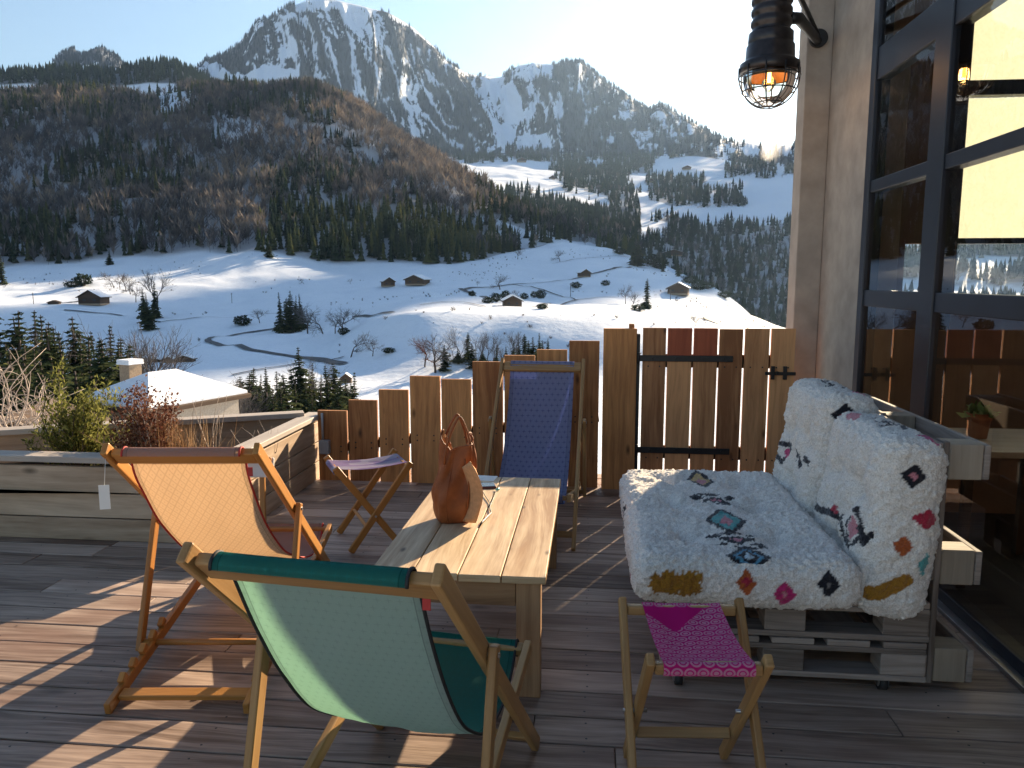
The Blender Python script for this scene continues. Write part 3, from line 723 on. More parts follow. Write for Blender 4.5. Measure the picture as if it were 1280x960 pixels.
# ------------------------------------------------------------------ PALLET SOFA
def make_sofa():
    r = thing('pallet_sofa', 'sofa of stacked grey pallets on castors with an upright pallet as its back', 'sofa', (.75, 3.2, 0))
    X0, X1, Y0, Y1 = .27, 1.165, 2.63, 3.86
    def pallet(z0, nm):
        p = MB(); ys = [Y0+.05, (Y0+Y1)/2, Y1-.05]
        # top boards run along Y, stringer boards along X, 9 blocks, bottom boards
        nb = 5; w = .145
        for i in range(nb):
            x = X0+w/2+(X1-X0-w)*i/(nb-1); p.box((x, (Y0+Y1)/2, z0+.133), (w, Y1-Y0, .022))
        for y in ys: p.box(((X0+X1)/2, y, z0+.1115), (X1-X0, .10, .020))
        for x in (X0+.07, (X0+X1)/2-.03, X1-.075):
            for y in ys: p.box((x, y, z0+.062), (.14 if x < .9 else .15, .098, .078))
        for y in ys: p.box(((X0+X1)/2, y, z0+.0115), (X1-X0+.01, .10, .021))
        p.build('seat_pallet', M['pallet'], r, .004, True)
    pallet(.065, 'a'); pallet(.212, 'b')
    # upright back pallet
    p = MB(); bx = 1.178; Z0, Z1 = .03, .905; Yb0, Yb1 = 2.70, 3.92
    for z in (Z0+.055, .25, .46, .66, Z1-.055): p.box((bx+.011, (Yb0+Yb1)/2, z), (.021, Yb1-Yb0-.002, .10))
    for y in (Yb0+.035, (Yb0+Yb1)/2, Yb1-.035): p.box((bx+.032, y, (Z0+Z1)/2), (.020, .07, Z1-Z0))
    p.build('back_pallet', M['pallet'], r, .004, True)
    for z in (.10, .46, .835):
        for y in (Yb0+.05, (Yb0+Yb1)/2, Yb1-.05): p = MB(); p.box((bx+.098, y, z), (.11, .10, .125)); p.build('pallet_block', M['pallet_pale'], r, .005, True)
    p = MB()
    for z in (.10, .46, .835): p.box((bx+.166, (Yb0+Yb1)/2, z), (.022, Yb1-Yb0, .12))
    p.build('back_boards', M['pallet'], r, .004, True)
    for (x, y) in ((.33, 2.66), (1.05, 2.70), (.33, 3.78), (1.05, 3.78)):
        cst = MB(); cst.box((x, y, .062), (.06, .06, .004)); cst.box((x-.018, y, .04), (.003, .03, .045)); cst.box((x+.018, y, .04), (.003, .03, .045)); o = cst.build('castor', M['steel'], r, 0, True)
        wh = MB(); wh.tube([(x-.013, y, .029), (x+.013, y, .029)], .029, 20); wh.build('castor_wheel', M['rubber'], r, 0, True)
        wh = MB(); wh.tube([(x-.0145, y, .029), (x+.0145, y, .029)], .016, 16); wh.build('castor_hub', M['steel'], r, 0, True)
make_sofa()

# ------------------------------------------------------------------ CUSHIONS (shaggy wool, woven motifs are the wool's own colour)
def wool():
    t = NT('shaggy_wool'); col = t.attr('paint', 0); geo = t.n('TexCoord')
    n1 = t.noise(geo.outputs['Object'], 190, 3, .6); n2 = t.noise(geo.outputs['Object'], 60, 3)
    c = t.mix(t.m('MULTIPLY', sstep_n(t, n1, .35, .75), .6), col, (.40, .34, .30), 'MULTIPLY')  # dark flecks in the colour stand for self-shadow between wool loops
    b = t.bump(t.m('ADD', n1, t.m('MULTIPLY', n2, .8)), .7, .006)
    return t.done(t.bsdf(c, .95, b, .1, Sheen_Weight=.35, Sheen_Roughness=.5))
M['wool'] = wool()
BLK, PNK, MAG, RED, ORA, OCH, TEA, BLU, YEL, WHT = (.018, .017, .024), (.62, .24, .28), (.55, .03, .16), (.42, .03, .06), (.45, .11, .03), (.36, .17, .02), (.10, .38, .38), (.10, .30, .44), (.62, .42, .16), (.88, .83, .76)
def paint(shapes, a, b, col, jit):
    """a,b metres on one face; returns colours with each motif woven in"""
    for sh in shapes:
        k = sh[0]
        if k == 'dia':
            _, a0, b0, w, h, fill, line = sh; d = np.abs(a-a0+jit*.0022)/w+np.abs(b-b0+jit*.0022)/h
            if fill is not None: col[d < 1] = fill
            if line is not None: col[np.abs(d-.96) < .011/min(w, h)] = line
        elif k == 'rect':
            _, a0, b0, w, h, fill = sh; col[(np.abs(a-a0+jit*.009) < w) & (np.abs(b-b0+jit*.009) < h)] = fill
        elif k == 'line':
            _, pts, th, c = sh
            for (x0, y0), (x1, y1) in zip(pts[:-1], pts[1:]):
                dx, dy = x1-x0, y1-y0; L2 = dx*dx+dy*dy+1e-9; q = np.clip(((a-x0)*dx+(b-y0)*dy)/L2, 0, 1)
                col[np.hypot(a-x0-q*dx, b-y0-q*dy)+jit*.0012 < th] = c
    return col
def cushion(name, label, size, R, c, faces, tufts, seed, round_=.05, puff=.020, res=.0062):
    sx, sy, sz = size; h = np.array(size)/2
    def ax(L): return np.linspace(-1, 1, max(8, int(L/res)))
    V = []; F = []; FI = []; off = 0
    for n in range(3):
        u, v = [i for i in range(3) if i != n]
        au, av = ax(size[u]), ax(size[v]); U_, V_ = np.meshgrid(au, av, indexing='ij')
        for sg in (-1, 1):
            P = np.zeros(U_.shape+(3,)); P[..., u] = U_; P[..., v] = V_; P[..., n] = sg
            V.append(P.reshape(-1, 3)); nu, nv = U_.shape; I = np.arange(nu*nv).reshape(nu, nv)+off
            q = np.stack([I[:-1, :-1], I[1:, :-1], I[1:, 1:], I[:-1, 1:]], -1).reshape(-1, 4)
            if (sg > 0) == (n == 1): q = q[:, ::-1]
            F.append(q); FI.append(np.full(nu*nv, n*2+(sg > 0))); off += nu*nv
    Q = np.concatenate(V); F = np.concatenate(F); FI = np.concatenate(FI)
    p = Q*h; rr = round_; inner = np.clip(p, -(h-rr), h-rr); d = p-inner; ln = np.linalg.norm(d, axis=1, keepdims=True); nrm = d/np.maximum(ln, 1e-9)
    out = inner+nrm*rr
    # puff, sag and tufts on the two large faces
    ti = int(np.argmin(size)); ua, va = [i for i in range(3) if i != ti]
    e = (1-np.abs(Q[:, ua])**4)*(1-np.abs(Q[:, va])**4); out[:, ti] += np.sign(Q[:, ti])*puff*e*np.abs(nrm[:, ti])
    side = (1-Q[:, ti]**2); edge = side*.012*(1-np.abs(nrm[:, ti]))
    out += nrm*edge[:, None]
    for (a, b) in tufts:
        dd = np.hypot(p[:, ua]-a, p[:, va]-b); out[:, ti] -= np.sign(Q[:, ti])*(.042*np.exp(-(dd/.042)**2)+.024*np.exp(-(dd/.13)**2))*np.abs(nrm[:, ti])**2
        th = np.arctan2(p[:, va]-b, p[:, ua]-a); out[:, ti] -= np.sign(Q[:, ti])*.010*np.cos(th*4+a*9)*np.exp(-((dd-.09)/.05)**2)*np.abs(nrm[:, ti])**2
    lump = fbm(out[:, 0]*7, out[:, 1]*7, 3, seed, out[:, 2]*7); out += nrm*(lump*.013)[:, None]
    pile = vnoise(out[:, 0]*75, out[:, 1]*75, out[:, 2]*75, seed+9); pile2 = vnoise(out[:, 0]*140, out[:, 1]*140, out[:, 2]*140, seed+19)
    hgt = np.abs(pile)*.8+pile2*.55; out += nrm*(hgt*.0105)[:, None]
    tang = vnoise(out[:, 0]*90, out[:, 1]*90, out[:, 2]*90, seed+29); out[:, 2] -= np.abs(tang)*.004*(1-np.abs(nrm[:, 2]))
    base = np.array(WHT)[None]*(1+.10*fbm(out[:, 0]*5, out[:, 1]*5, 3, seed+3, out[:, 2]*5))[:, None]; col = base*(.93+.10*hgt)[:, None]  # pile hollows coloured darker, shade put into the wool colour
    jit = vnoise(out[:, 0]*95, out[:, 1]*95, out[:, 2]*95, seed+40)*1.5
    for fid, shapes in faces.items():
        m = FI == fid; n = fid//2; u, v = [i for i in range(3) if i != n]
        cc = col[m].copy(); sub = paint(shapes, p[m][:, u], p[m][:, v], cc, jit[m]); col[m] = sub
    col = np.clip(col, 0, .9)
    R = np.eye(3) if R is None else R
    r = fastmesh(name, out@R.T, F, M['wool'], smooth=True, colors=col); r.location = [float(x) for x in c]
    tag(r, label, 'cushion', 'shaggy white wool cushions on the pallet sofa'); return r
# seat cushion: x .165..0.90, y 2.56..3.80, z .355.. .50
sc_c = np.array([.53, 3.17, .432]); sc_s = (.735, 1.26, .165)
def seat_xy(x, y): p = onz(x, y, .505); return p[0]-sc_c[0], p[1]-sc_c[1]
def D(x, y, w, h, f, l): a, b = seat_xy(x, y); return ('dia', a, b, w, h, f, l)
def zig(x, y, s, th=.012):
    a, b = seat_xy(x, y); d = lambda u, v, w, h, f=BLK: ('dia', a+u*s, b+v*s, w*s, h*s, f, None)
    return [d(0, 0, .090, .055), d(0, 0, .036, .024, PNK), d(-.095, .045, .045, .030), d(.100, -.045, .050, .030), d(-.02, .085, .075, .022), d(.03, -.085, .075, .022), d(.075, .05, .03, .025), d(-.07, -.05, .03, .025)]
top = [D(875, 605, .070, .15, YEL, BLK), D(876, 607, .034, .07, PNK, None), *zig(895, 632, .82), D(907, 659, .072, .145, TEA, BLK), D(908, 661, .024, .045, PNK, None), *zig(920, 682, .75), D(936, 700, .068, .085, BLU, BLK), D(936, 700, .030, .035, (.62, .76, .82), BLK)]
def fr(x, y): p = onY(x, y, 2.55); return p[0]-sc_c[0], p[2]-sc_c[2]
a, b = fr(845, 726); front = [('rect', a, b, .082, .036, OCH)]
a, b = fr(931, 725); front += [('dia', a, b, .036, .046, ORA, None), ('dia', a, b+.006, .02, .02, RED, None)]
a, b = fr(978, 739); front += [('dia', a, b, .040, .048, MAG, None), ('dia', a, b, .013, .013, PNK, None)]
a, b = fr(1033, 727); front += [('dia', a, b, .038, .046, BLK, None), ('dia', a, b, .012, .012, (.2, .18, .17), None)]
left = [('line', [(-.05, .02), (-.01, -.02), (.05, .02)], .012, BLK), ('dia', -.52, -.03, .03, .03, RED, None), ('line', [(.1, .04), (.16, -.02), (.2, .03)], .01, BLK)]
cushion('seat_cushion', 'large flat shaggy white cushion with diamond motifs lying on the sofa seat', sc_s, None, sc_c, {5: top, 2: front, 0: left}, [(-.17, -.38), (.15, -.38), (-.17, 0), (.15, 0), (-.17, .38), (.15, .38)], 3)
# near back cushion: thickness in x, leans on the back pallet
nb_c = np.array([1.045, 2.87, .62]); nb_s = (.215, .585, .60)
def nf(x, y):
    p = onY(x, y, nb_c[1]-.29); return p[0]-nb_c[0], p[2]-nb_c[2]
near = []
for (x, y, w, h, f, l) in ((1132, 593, .042, .042, BLK, None), (1132, 593, .014, .014, PNK, None), (1155, 645, .052, .034, RED, None), (1128, 680, .036, .036, ORA, None), (1158, 703, .026, .044, TEA, None)):
    a, b = nf(x, y); near.append(('dia', a, b, w, h, f, l))
a, b = nf(1105, 742); a2, b2 = nf(1135, 722); near.append(('line', [(a-.04, b-.01), (a, b), ((a+a2)/2, (b+b2)/2), (a2, b2)], .024, OCH))
def ffx(x, y, X=.945):
    d = ray(x, y); p = CP+d*X/d[0]; return p[1]-nb_c[1], p[2]-nb_c[2]
L = [ffx(*q) for q in ((1018, 618), (1026, 633), (1036, 641), (1050, 645), (1060, 655))]
frt = [('line', L, .014, BLK)]; a, b = ffx(1077, 664); frt += [('dia', a, b, .075, .075, None, BLK), ('dia', a, b, .05, .045, PNK, None)]
frt += [('line', [ffx(1062, 650), ffx(1068, 676), ffx(1075, 684)], .011, BLK), ('line', [ffx(1082, 662), ffx(1086, 684), ffx(1090, 672), ffx(1096, 682)], .011, BLK), ('dia', *ffx(1052, 640), .03, .02, RED, None)]
tp = [('line', [(-.04, -.05), (.02, -.02), (-.03, .02), (.04, .05), (-.02, .09)], .008, BLK), ('line', [(.03, -.08), (.05, .0), (.0, .04)], .008, BLK), ('dia', .06, -.21, .045, .06, MAG, None), ('dia', -.07, .16, .035, .06, PNK, None)]
cushion('back_cushion', 'shaggy white back cushion with coloured diamonds down its side, nearer the magenta stool', nb_s, roty(.10), nb_c, {0: frt, 2: near, 5: tp}, [(-.13, .1), (.13, .1), (0, -.14)], 21, .052, .028)
fb_c = np.array([1.03, 3.48, .665]); fb_s = (.215, .60, .62)
def ff2(x, y, X=.925):
    d = ray(x, y); p = CP+d*X/d[0]; return p[1]-fb_c[1], p[2]-fb_c[2]
frt = [('line', [ff2(*q) for q in ((962, 572), (966, 556), (974, 566), (985, 580), (993, 560), (978, 556), (966, 566))], .012, BLK), ('dia', *ff2(988, 568), .05, .03, MAG, None),
       ('line', [ff2(*q) for q in ((996, 588), (1000, 566), (1004, 586), (1008, 572), (1016, 582))], .011, BLK), ('line', [ff2(*q) for q in ((982, 616), (992, 628), (1003, 640))], .014, BLK)]
def nf2(x, y): p = onY(x, y, fb_c[1]-.30); return p[0]-fb_c[0], p[2]-fb_c[2]
near = [('dia', *nf2(1047, 520), .05, .05, BLK, None), ('dia', *nf2(1047, 520), .018, .018, PNK, None)]
tp = [('line', [(-.03, .0), (.02, .05), (-.02, .1), (.03, .14)], .008, BLK), ('dia', .05, -.2, .035, .06, MAG, None), ('line', [(.02, -.06), (.05, .0)], .008, BLK)]
cushion('back_cushion', 'shaggy white back cushion beside the pillar with a black zigzag across its face', fb_s, roty(.09), fb_c, {0: frt, 2: near, 5: tp}, [(-.14, .1), (.14, .1), (0, -.12)], 33, .056, .028)

# ------------------------------------------------------------------ HOUSE
def glass_mat():
    t = NT('window_glass'); fr_ = t.n('Fresnel'); fr_.inputs['IOR'].default_value = 1.75
    tr = t.n('BsdfTransparent'); tr.inputs['Color'].default_value = (.86, .89, .87, 1); gl = t.n('BsdfGlossy'); gl.inputs['Roughness'].default_value = .004
    mx = t.n('MixShader'); t.set(mx, '#0', fr_.outputs[0]); t.set(mx, '#1', tr.outputs[0]); t.set(mx, '#2', gl.outputs[0]); return t.done(mx.outputs[0])
M['glass'] = glass_mat()
def blind_mat():
    t = NT('blind_cloth'); tc = t.n('TexCoord'); n = t.noise(tc.outputs['Object'], 55, 4)
    c = t.ramp(n, [(.3, (.83, .84, .73)), (.7, (.90, .91, .81))])
    d = t.n('BsdfDiffuse', Color=c); tr = t.n('BsdfTranslucent', Color=c); mx = t.n('MixShader'); mx.inputs[0].default_value = .62
    t.set(mx, '#1', d.outputs[0]); t.set(mx, '#2', tr.outputs[0]); return t.done(mx.outputs[0])
def make_house():
    r = thing('chalet_house', 'house with rendered pillar and tall dark framed glass wall along the deck', 'house', (1.6, 4, 0))
    XW = 1.57; HT = 6.0
    mb = MB(); mb.box((1.68, 5.265, HT/2-.25), (.22, .97, HT+.5)); mb.build('pillar', M['render'], r, .006, True)
    mb = MB(); mb.box((1.485, 5.64, HT/2-.25), (.168, .20, HT+.5)); mb.build('pillar', M['render'], r, .006, True)
    fr_ = MB(); T = .085; 
    vs = [(4.70, 4.779), (3.76, 3.93), (2.62, 2.78), (1.3, 1.46), (-.1, .1)]
    for a, b in vs: fr_.box((XW+T/2, (a+b)/2, 2.1), (T, b-a, 4.2))
    hs = [(.0, .07), (1.300, 1.392), (1.945, 2.012), (2.565, 2.74), (3.42, 3.5)]
    for (y1, y0) in ((4.70, 3.93), (3.76, 2.78), (2.62, 1.46), (1.3, .1)):
        for a, b in hs:
            fr_.box((XW+T/2+.003, (y0+y1)/2, (a+b)/2), (T-.012, y1-y0, b-a))
    fr_.build('window_frame', M['frame'], r, .004, True)
    zs = [(.07, 1.300), (1.392, 1.945), (2.012, 2.565), (2.74, 3.42)]
    for (y1, y0) in ((4.70, 3.93), (3.76, 2.78), (2.62, 1.46), (1.3, .1)):
        for a, b in zs:
            g = MB(); g.box((XW+.045, (y0+y1)/2, (a+b)/2), (.006, y1-y0-.002, b-a-.002)); 
            # single sheet: keep only the outer face so that one reflection shows
            g2 = MB(); x = XW+.020; g2.quad((x, y1-.001, a+.001), (x, y0+.001, a+.001), (x, y0+.001, b-.001), (x, y1-.001, b-.001)); g2.build('glass_pane', M['glass'], r, 0, True)
    # threshold
    mb = MB(); mb.box((XW-.006, 2.2, .010), (.05, 4.9, .02)); mb.build('door_track', M['steel'], r, .002, True)
    # upper wall + roof
    mb = MB(); mb.box((1.70, 2.2, 5.0), (.22, 5.0, 3.0)); mb.build('upper_wall', M['render'], r, .005, True)
    mb = MB(); mb.box((4.3, 2.2, 6.4), (5.9, 7.2, .2)); mb.build('roof', M['old_wood'], r, .01, True)
    # room
    mb = MB(); mb.box((4.3, 2.2, -.02), (5.3, 5.6, .03)); mb.build('room_floor', M['interior_dark'], r, 0, True)
    mb = MB(); mb.box((4.3, 2.2, 3.65), (5.0, 5.5, .08)); mb.build('room_ceiling', M['interior'], r, 0, True)
    mb = MB(); mb.box((6.9, 2.2, 1.8), (.1, 5.6, 3.7)); mb.box((4.3, -.62, 1.8), (5.3, .1, 3.7)); mb.build('room_wall', M['interior'], r, 0, True)
    YE = 5.02
    mb = MB(); mb.box((1.825, YE, 1.8), (.14, .10, 3.7)); mb.box((2.03, YE, 2.66), (.27, .10, 1.98)); mb.box((2.03, YE, .69), (.27, .10, 1.36)); mb.box((4.4, YE, .64), (4.47, .10, 1.30)); mb.box((2.14, YE+.002, 1.52), (.10, .10, .32))
    mb.build('end_wall', M['interior'], r, 0, True)
    bl = blind_mat(); fe = MB()
    fe.box((4.4, YE, 1.685), (4.47, .05, .035)); fe.box((4.4, YE, 2.575), (4.47, .08, .085)); fe.box((4.4, YE, 3.44), (4.47, .06, .07)); fe.box((4.4, YE, 1.305), (4.47, .09, .04))
    for x in (2.185, 3.4, 4.6): fe.box((x, YE+.004, 2.4), (.05, .06, 2.2))
    fe.build('end_window_frame', M['frame'], r, .003, True)
    for a, b in ((1.70, 2.535), (2.62, 3.41)):
        m2 = MB(); m2.box((2.80, YE+.06, (a+b)/2), (1.15, .003, b-a)); m2.box((4.6, YE+.06, (a+b)/2), (2.3, .003, b-a)); m2.build('roller_blind', bl, r, 0, True)
    # rear tables inside
    t = thing('side_table', 'small pale table behind the glass, holding a potted succulent', 'table', (1.95, 3.95, 0))
    mb = MB(); mb.box((2.02, 3.95, .655), (.62, .60, .03)); mb.build('table_top', M['coping'], t, .005, True)
    for sx in (-.26, .26):
        for sy in (-.25, .25): mb = MB(); mb.box((2.02+sx, 3.95+sy, .32), (.04, .04, .638)); mb.build('leg', M['old_wood'], t, .003, True)
    pc = onY(1222, 546, 3.98)
    p = thing('flower_pot', 'small terracotta pot with a pale green succulent on the table behind glass', 'potted plant', (pc[0], pc[1], .671))
    mb = MB(); mb.lathe([(.001, 0), (.040, 0), (.052, .095), (.058, .095), (.058, .125), (.050, .125), (.046, .11), (.001, .11)], n=28); mb.build('pot', M['terracotta'], p)
    rng = np.random.default_rng(4); n = 90; d = rng.normal(size=(n, 3)); d[:, 2] = np.abs(d[:, 2])+.2; V, F = leafcloud(np.tile([[0, 0, .112]], (n, 1))+rng.normal(size=(n, 3))*np.array([.02, .02, .004]), d, .062, rng, .6)
    fastmesh('leaves', V, F, M['succulent'], dict(tint=np.repeat(rng.uniform(size=n), 4)), parent=p)
make_house()

def make_lamp():
    Y = 4.93; ax = onY(962, 85, Y)[0]; s = Y/960*1.03
    z = lambda y: onY(962, y, Y)[2]
    r = thing('bulkhead_lamp', 'black ribbed ship lamp in a wire cage with lit bulb hanging on the pillar', 'lamp', (ax, Y, z(85)))
    zr = lambda y: z(y)-z(85)
    prof = [(.001, zr(-60)), (.09, zr(-60)), (.105, zr(-50))]
    y = -46
    while y < 40: prof += [(.108, zr(y)), (.118, zr(y+3)), (.118, zr(y+8)), (.108, zr(y+11))]; y += 14
    prof += [(.118, zr(40)), (.128, zr(42)), (.130, zr(54)), (.126, zr(56)), (.138, zr(58)), (.142, zr(74)), (.150, zr(77)), (.172, zr(80)), (.174, zr(90)), (.160, zr(92)), (.150, zr(90)), (.14, zr(76)), (.001, zr(74))]
    mb = MB(); mb.lathe(prof, n=40); mb.build('housing', plain('lamp_housing', (.045, .038, .036), .30, .55, .3, 30), r)
    t = NT('lamp_glass'); fr_ = t.n('Fresnel'); fr_.inputs['IOR'].default_value = 1.45; tr = t.n('BsdfTransparent'); tr.inputs['Color'].default_value = (.93, .93, .86, 1); gl = t.n('BsdfGlossy'); gl.inputs['Roughness'].default_value = .03
    mx = t.n('MixShader'); t.set(mx, '#0', fr_.outputs[0]); t.set(mx, '#1', tr.outputs[0]); t.set(mx, '#2', gl.outputs[0]); gm = t.done(mx.outputs[0])
    R0 = .150; zt = zr(89); zb = zr(132); g = MB(); pr = [(R0, zt)]
    for q in np.linspace(0, PI/2, 14): pr.append((R0*math.cos(q)+.001, zt-.03+(zb-zt+.03)*math.sin(q)))
    g.lathe(pr, n=40); g.build('glass_dome', gm, r)
    cg = MB(); R1 = .178
    def cp(q, a): return np.array([R1*math.cos(q)*math.cos(a), R1*math.cos(q)*math.sin(a), zt-.02+(zb-zt+.005)*math.sin(q)])
    for k in range(10): cg.tube([np.array([R1*math.cos(k*PI/5), R1*math.sin(k*PI/5), zt+.02])]+[cp(q, k*PI/5) for q in np.linspace(0, PI/2*.86, 12)], .0040, 6)
    for q in (rad(4), rad(30), rad(60), rad(78)): cg.tube([cp(q, a) for a in np.linspace(0, 2*PI, 41)], .0038, 6, False)
    cg.build('wire_cage', M['black_metal'], r)
    t = NT('lit_filament'); em = t.n('Emission'); em.inputs['Color'].default_value = (1, .42, .08, 1); em.inputs['Strength'].default_value = 6; fm = t.done(em.outputs[0])
    fl = MB(); fl.tube([(0, 0, zr(85)), (0, 0, zr(103))], .011, 10); fl.build('filament', fm, r)
    b = MB(); b.lathe([(.02, zr(82)), (.03, zr(88)), (.042, zr(98)), (.040, zr(106)), (.02, zr(113)), (.001, zr(115))], n=24); b.build('bulb_glass', gm, r)
    t = NT('amber_reflector'); rf = t.done(t.bsdf((.42, .19, .06), .35, None, .5, .5))
    f = MB(); f.lathe([(.025, zr(80)), (.085, zr(82)), (.140, zr(98))], n=32); f.build('reflector', rf, r)
    arm = MB(); sx = 1.47-ax; sy = 5.54-Y
    arm.tube([(.10, .02, zr(22)), (.17, .06, zr(20)), (sx-.02, sy-.05, zr(16)), (sx, sy, zr(16))], [.036, .034, .028, .026], 16)
    arm.tube([(.02, .03, zr(-30)), (.16, .12, zr(-22)), (sx, sy, zr(8))], .018, 10)
    arm.tube([(sx, sy-.03, zr(12)), (sx, sy, zr(12))], .058, 24); arm.build('bracket', M['black_metal'], r)
    L = bpy.data.lights.new('lamp_bulb', 'POINT'); L.energy = 1.3; L.color = (1, .50, .16); L.shadow_soft_size = .04
    lo = bpy.data.objects.new('lamp_bulb', L); COL.objects.link(lo); lo.location = (ax, Y, z(100))
make_lamp()
# ------------------------------------------------------------------ TERRAIN: one height field in polar form round the valley
def PL(pts, xs):                       # polyline of (x, r, y) -> r and slope tangent over pixel columns
    p = np.array(pts, float); return np.interp(xs, p[:, 0], p[:, 1]), np.interp(xs, p[:, 0], p[:, 2])
LAY = dict(
 m1=[(-400, 170, 505), (0, 170, 503), (440, 172, 488), (500, 172, 484), (640, 180, 478), (900, 170, 470), (1500, 150, 500)],
 m2=[(-400, 330, 432), (0, 330, 430), (380, 320, 424), (470, 250, 404), (520, 224, 399), (640, 224, 400), (760, 226, 402), (900, 240, 412), (985, 290, 430), (1500, 300, 460)],
 m3=[(-400, 480, 385), (0, 480, 385), (300, 470, 385), (470, 430, 370), (560, 410, 366), (640, 420, 364), (760, 440, 358), (900, 420, 376), (985, 400, 415), (1500, 400, 445)],
 A=[(-400, 700, 345), (0, 690, 340), (200, 660, 327), (330, 640, 320), (440, 640, 331), (560, 640, 331), (620, 680, 318), (700, 800, 298), (760, 800, 306), (830, 700, 333), (900, 600, 366), (945, 520, 403), (1000, 480, 430), (1500, 470, 445)],
 B=[(-400, 1350, 125), (0, 1350, 126), (100, 1350, 119), (190, 1350, 124), (250, 1350, 114), (330, 1320, 116), (400, 1300, 111), (440, 1250, 130), (500, 1180, 168), (560, 1100, 211), (620, 1020, 256), (700, 930, 284), (760, 870, 303), (830, 730, 331), (900, 620, 365), (945, 540, 402), (1000, 490, 430), (1500, 480, 444)],
 C=[(-400, 1550, 150), (0, 1550, 150), (400, 1550, 150), (500, 1380, 195), (560, 1260, 232), (620, 1150, 272), (700, 1030, 300), (760, 960, 322), (830, 820, 352), (900, 720, 390), (945, 640, 425), (1000, 560, 450), (1500, 560, 455)],
 D=[(-400, 2000, 110), (0, 2000, 105), (60, 2000, 98), (160, 2000, 96), (200, 2000, 87), (235, 2000, 89), (260, 2000, 102), (310, 2000, 122), (400, 2000, 165), (500, 1700, 205), (560, 1600, 225), (620, 1500, 236), (700, 1350, 262), (760, 1300, 282), (830, 1150, 308), (900, 1050, 345), (945, 1000, 365), (985, 950, 372), (1500, 900, 380)],
 D2=[(-400, 2400, 150), (0, 2400, 150), (250, 2400, 150), (400, 2200, 175), (560, 2050, 205), (640, 2000, 213), (700, 1900, 222), (760, 1850, 232), (830, 1750, 243), (900, 1600, 262), (945, 1500, 275), (985, 1450, 280), (1060, 1500, 280), (1500, 1500, 300)],
 E=[(-400, 2900, 150), (0, 2900, 150), (250, 2700, 140), (300, 2600, 140), (400, 2600, 170), (560, 2600, 196), (640, 2600, 195), (700, 2600, 196), (800, 2500, 194), (870, 2300, 195), (940, 2150, 206), (985, 2100, 208), (1060, 2300, 215), (1500, 2300, 250)],
 F=[(-400, 4300, 118), (0, 4300, 112), (78, 4300, 96), (95, 4300, 80), (108, 4300, 73), (140, 4300, 70), (160, 4200, 75), (172, 4200, 86), (190, 4000, 100), (240, 3700, 98), (258, 3550, 86), (290, 3500, 74), (312, 3500, 55), (332, 3500, 34), (352, 3500, 25), (375, 3500, 10), (395, 3500, 2), (420, 3500, -1), (450, 3500, 5), (475, 3500, 12), (492, 3500, 16), (520, 3500, 33), (545, 3500, 57), (565, 3550, 80), (582, 3700, 90), (600, 3800, 95), (626, 3800, 98), (650, 3700, 81), (670, 3650, 79), (690, 3600, 81), (705, 3600, 76), (725, 3600, 79), (750, 3500, 100), (790, 3300, 130), (806, 3250, 139), (820, 3200, 130), (850, 3000, 148), (880, 2800, 166), (900, 2650, 176), (940, 2500, 180), (985, 2450, 183), (1040, 3300, 165), (1085, 4600, 150), (1108, 5000, 120), (1260, 5000, 150), (1500, 5000, 170)],
)
XS = np.concatenate([np.linspace(-400, -60, 70, endpoint=False), np.linspace(-60, 1010, 1070, endpoint=False), np.linspace(1010, 1500, 220)])
AZ = np.array([azel(x, 350)[0] for x in XS])
KEYS = ['m1', 'm2', 'm3', 'A', 'B', 'C', 'D', 'D2', 'E', 'F']
def tan_of(xs, ys):
    d = CF[None]+CR[None]*((xs-640)/FPX)[:, None]+CU[None]*((480-ys)/FPX)[:, None]; return d[:, 2]/np.hypot(d[:, 0], d[:, 1])
LR = []; LT = []
for k in KEYS:
    rr, yy = PL(LAY[k], XS); LR.append(rr); LT.append(tan_of(XS, yy))
# unseen high ridge behind the house, added and shaped to shade the meadow
LT[-1] = np.where(XS > 1090, np.interp(XS, [1090, 1112, 1132, 1146, 1158, 1166, 1174, 1186, 1196, 1204, 1214, 1224, 1236, 1250, 1300, 1500], [.19, .27, .375, .41, .40, .345, .405, .36, .30, .26, .24, .22, .21, .20, .18, .15]), LT[-1])
LR = np.array(LR); LZ = np.array(LT)*LR+EYE
def soft(a, n):
    k = np.hanning(2*n+1); k /= k.sum(); return np.convolve(np.pad(a, n, mode='edge'), k, 'valid')
for i_, n_ in enumerate((45, 45, 40, 12, 8, 12, 10, 16, 12)): LR[i_] = soft(LR[i_], n_); LZ[i_] = soft(LZ[i_], n_)
ones = np.ones_like(XS)
R_all = np.concatenate([[ones*4, ones*9, ones*40, ones*95], LR, [LR[-1]*1.18, ones*9000]])
Z_all = np.concatenate([[ones*-3.2, ones*-4.5, ones*-13, ones*-22], LZ, [LZ[-1]-260, ones*150]])
SEG = [3, 10, 14, 16, 22, 24, 42, 150, 14, 44, 46, 40, 200, 10, 12]      # rows per span
rows_r = []; rows_z = []; rows_t = []
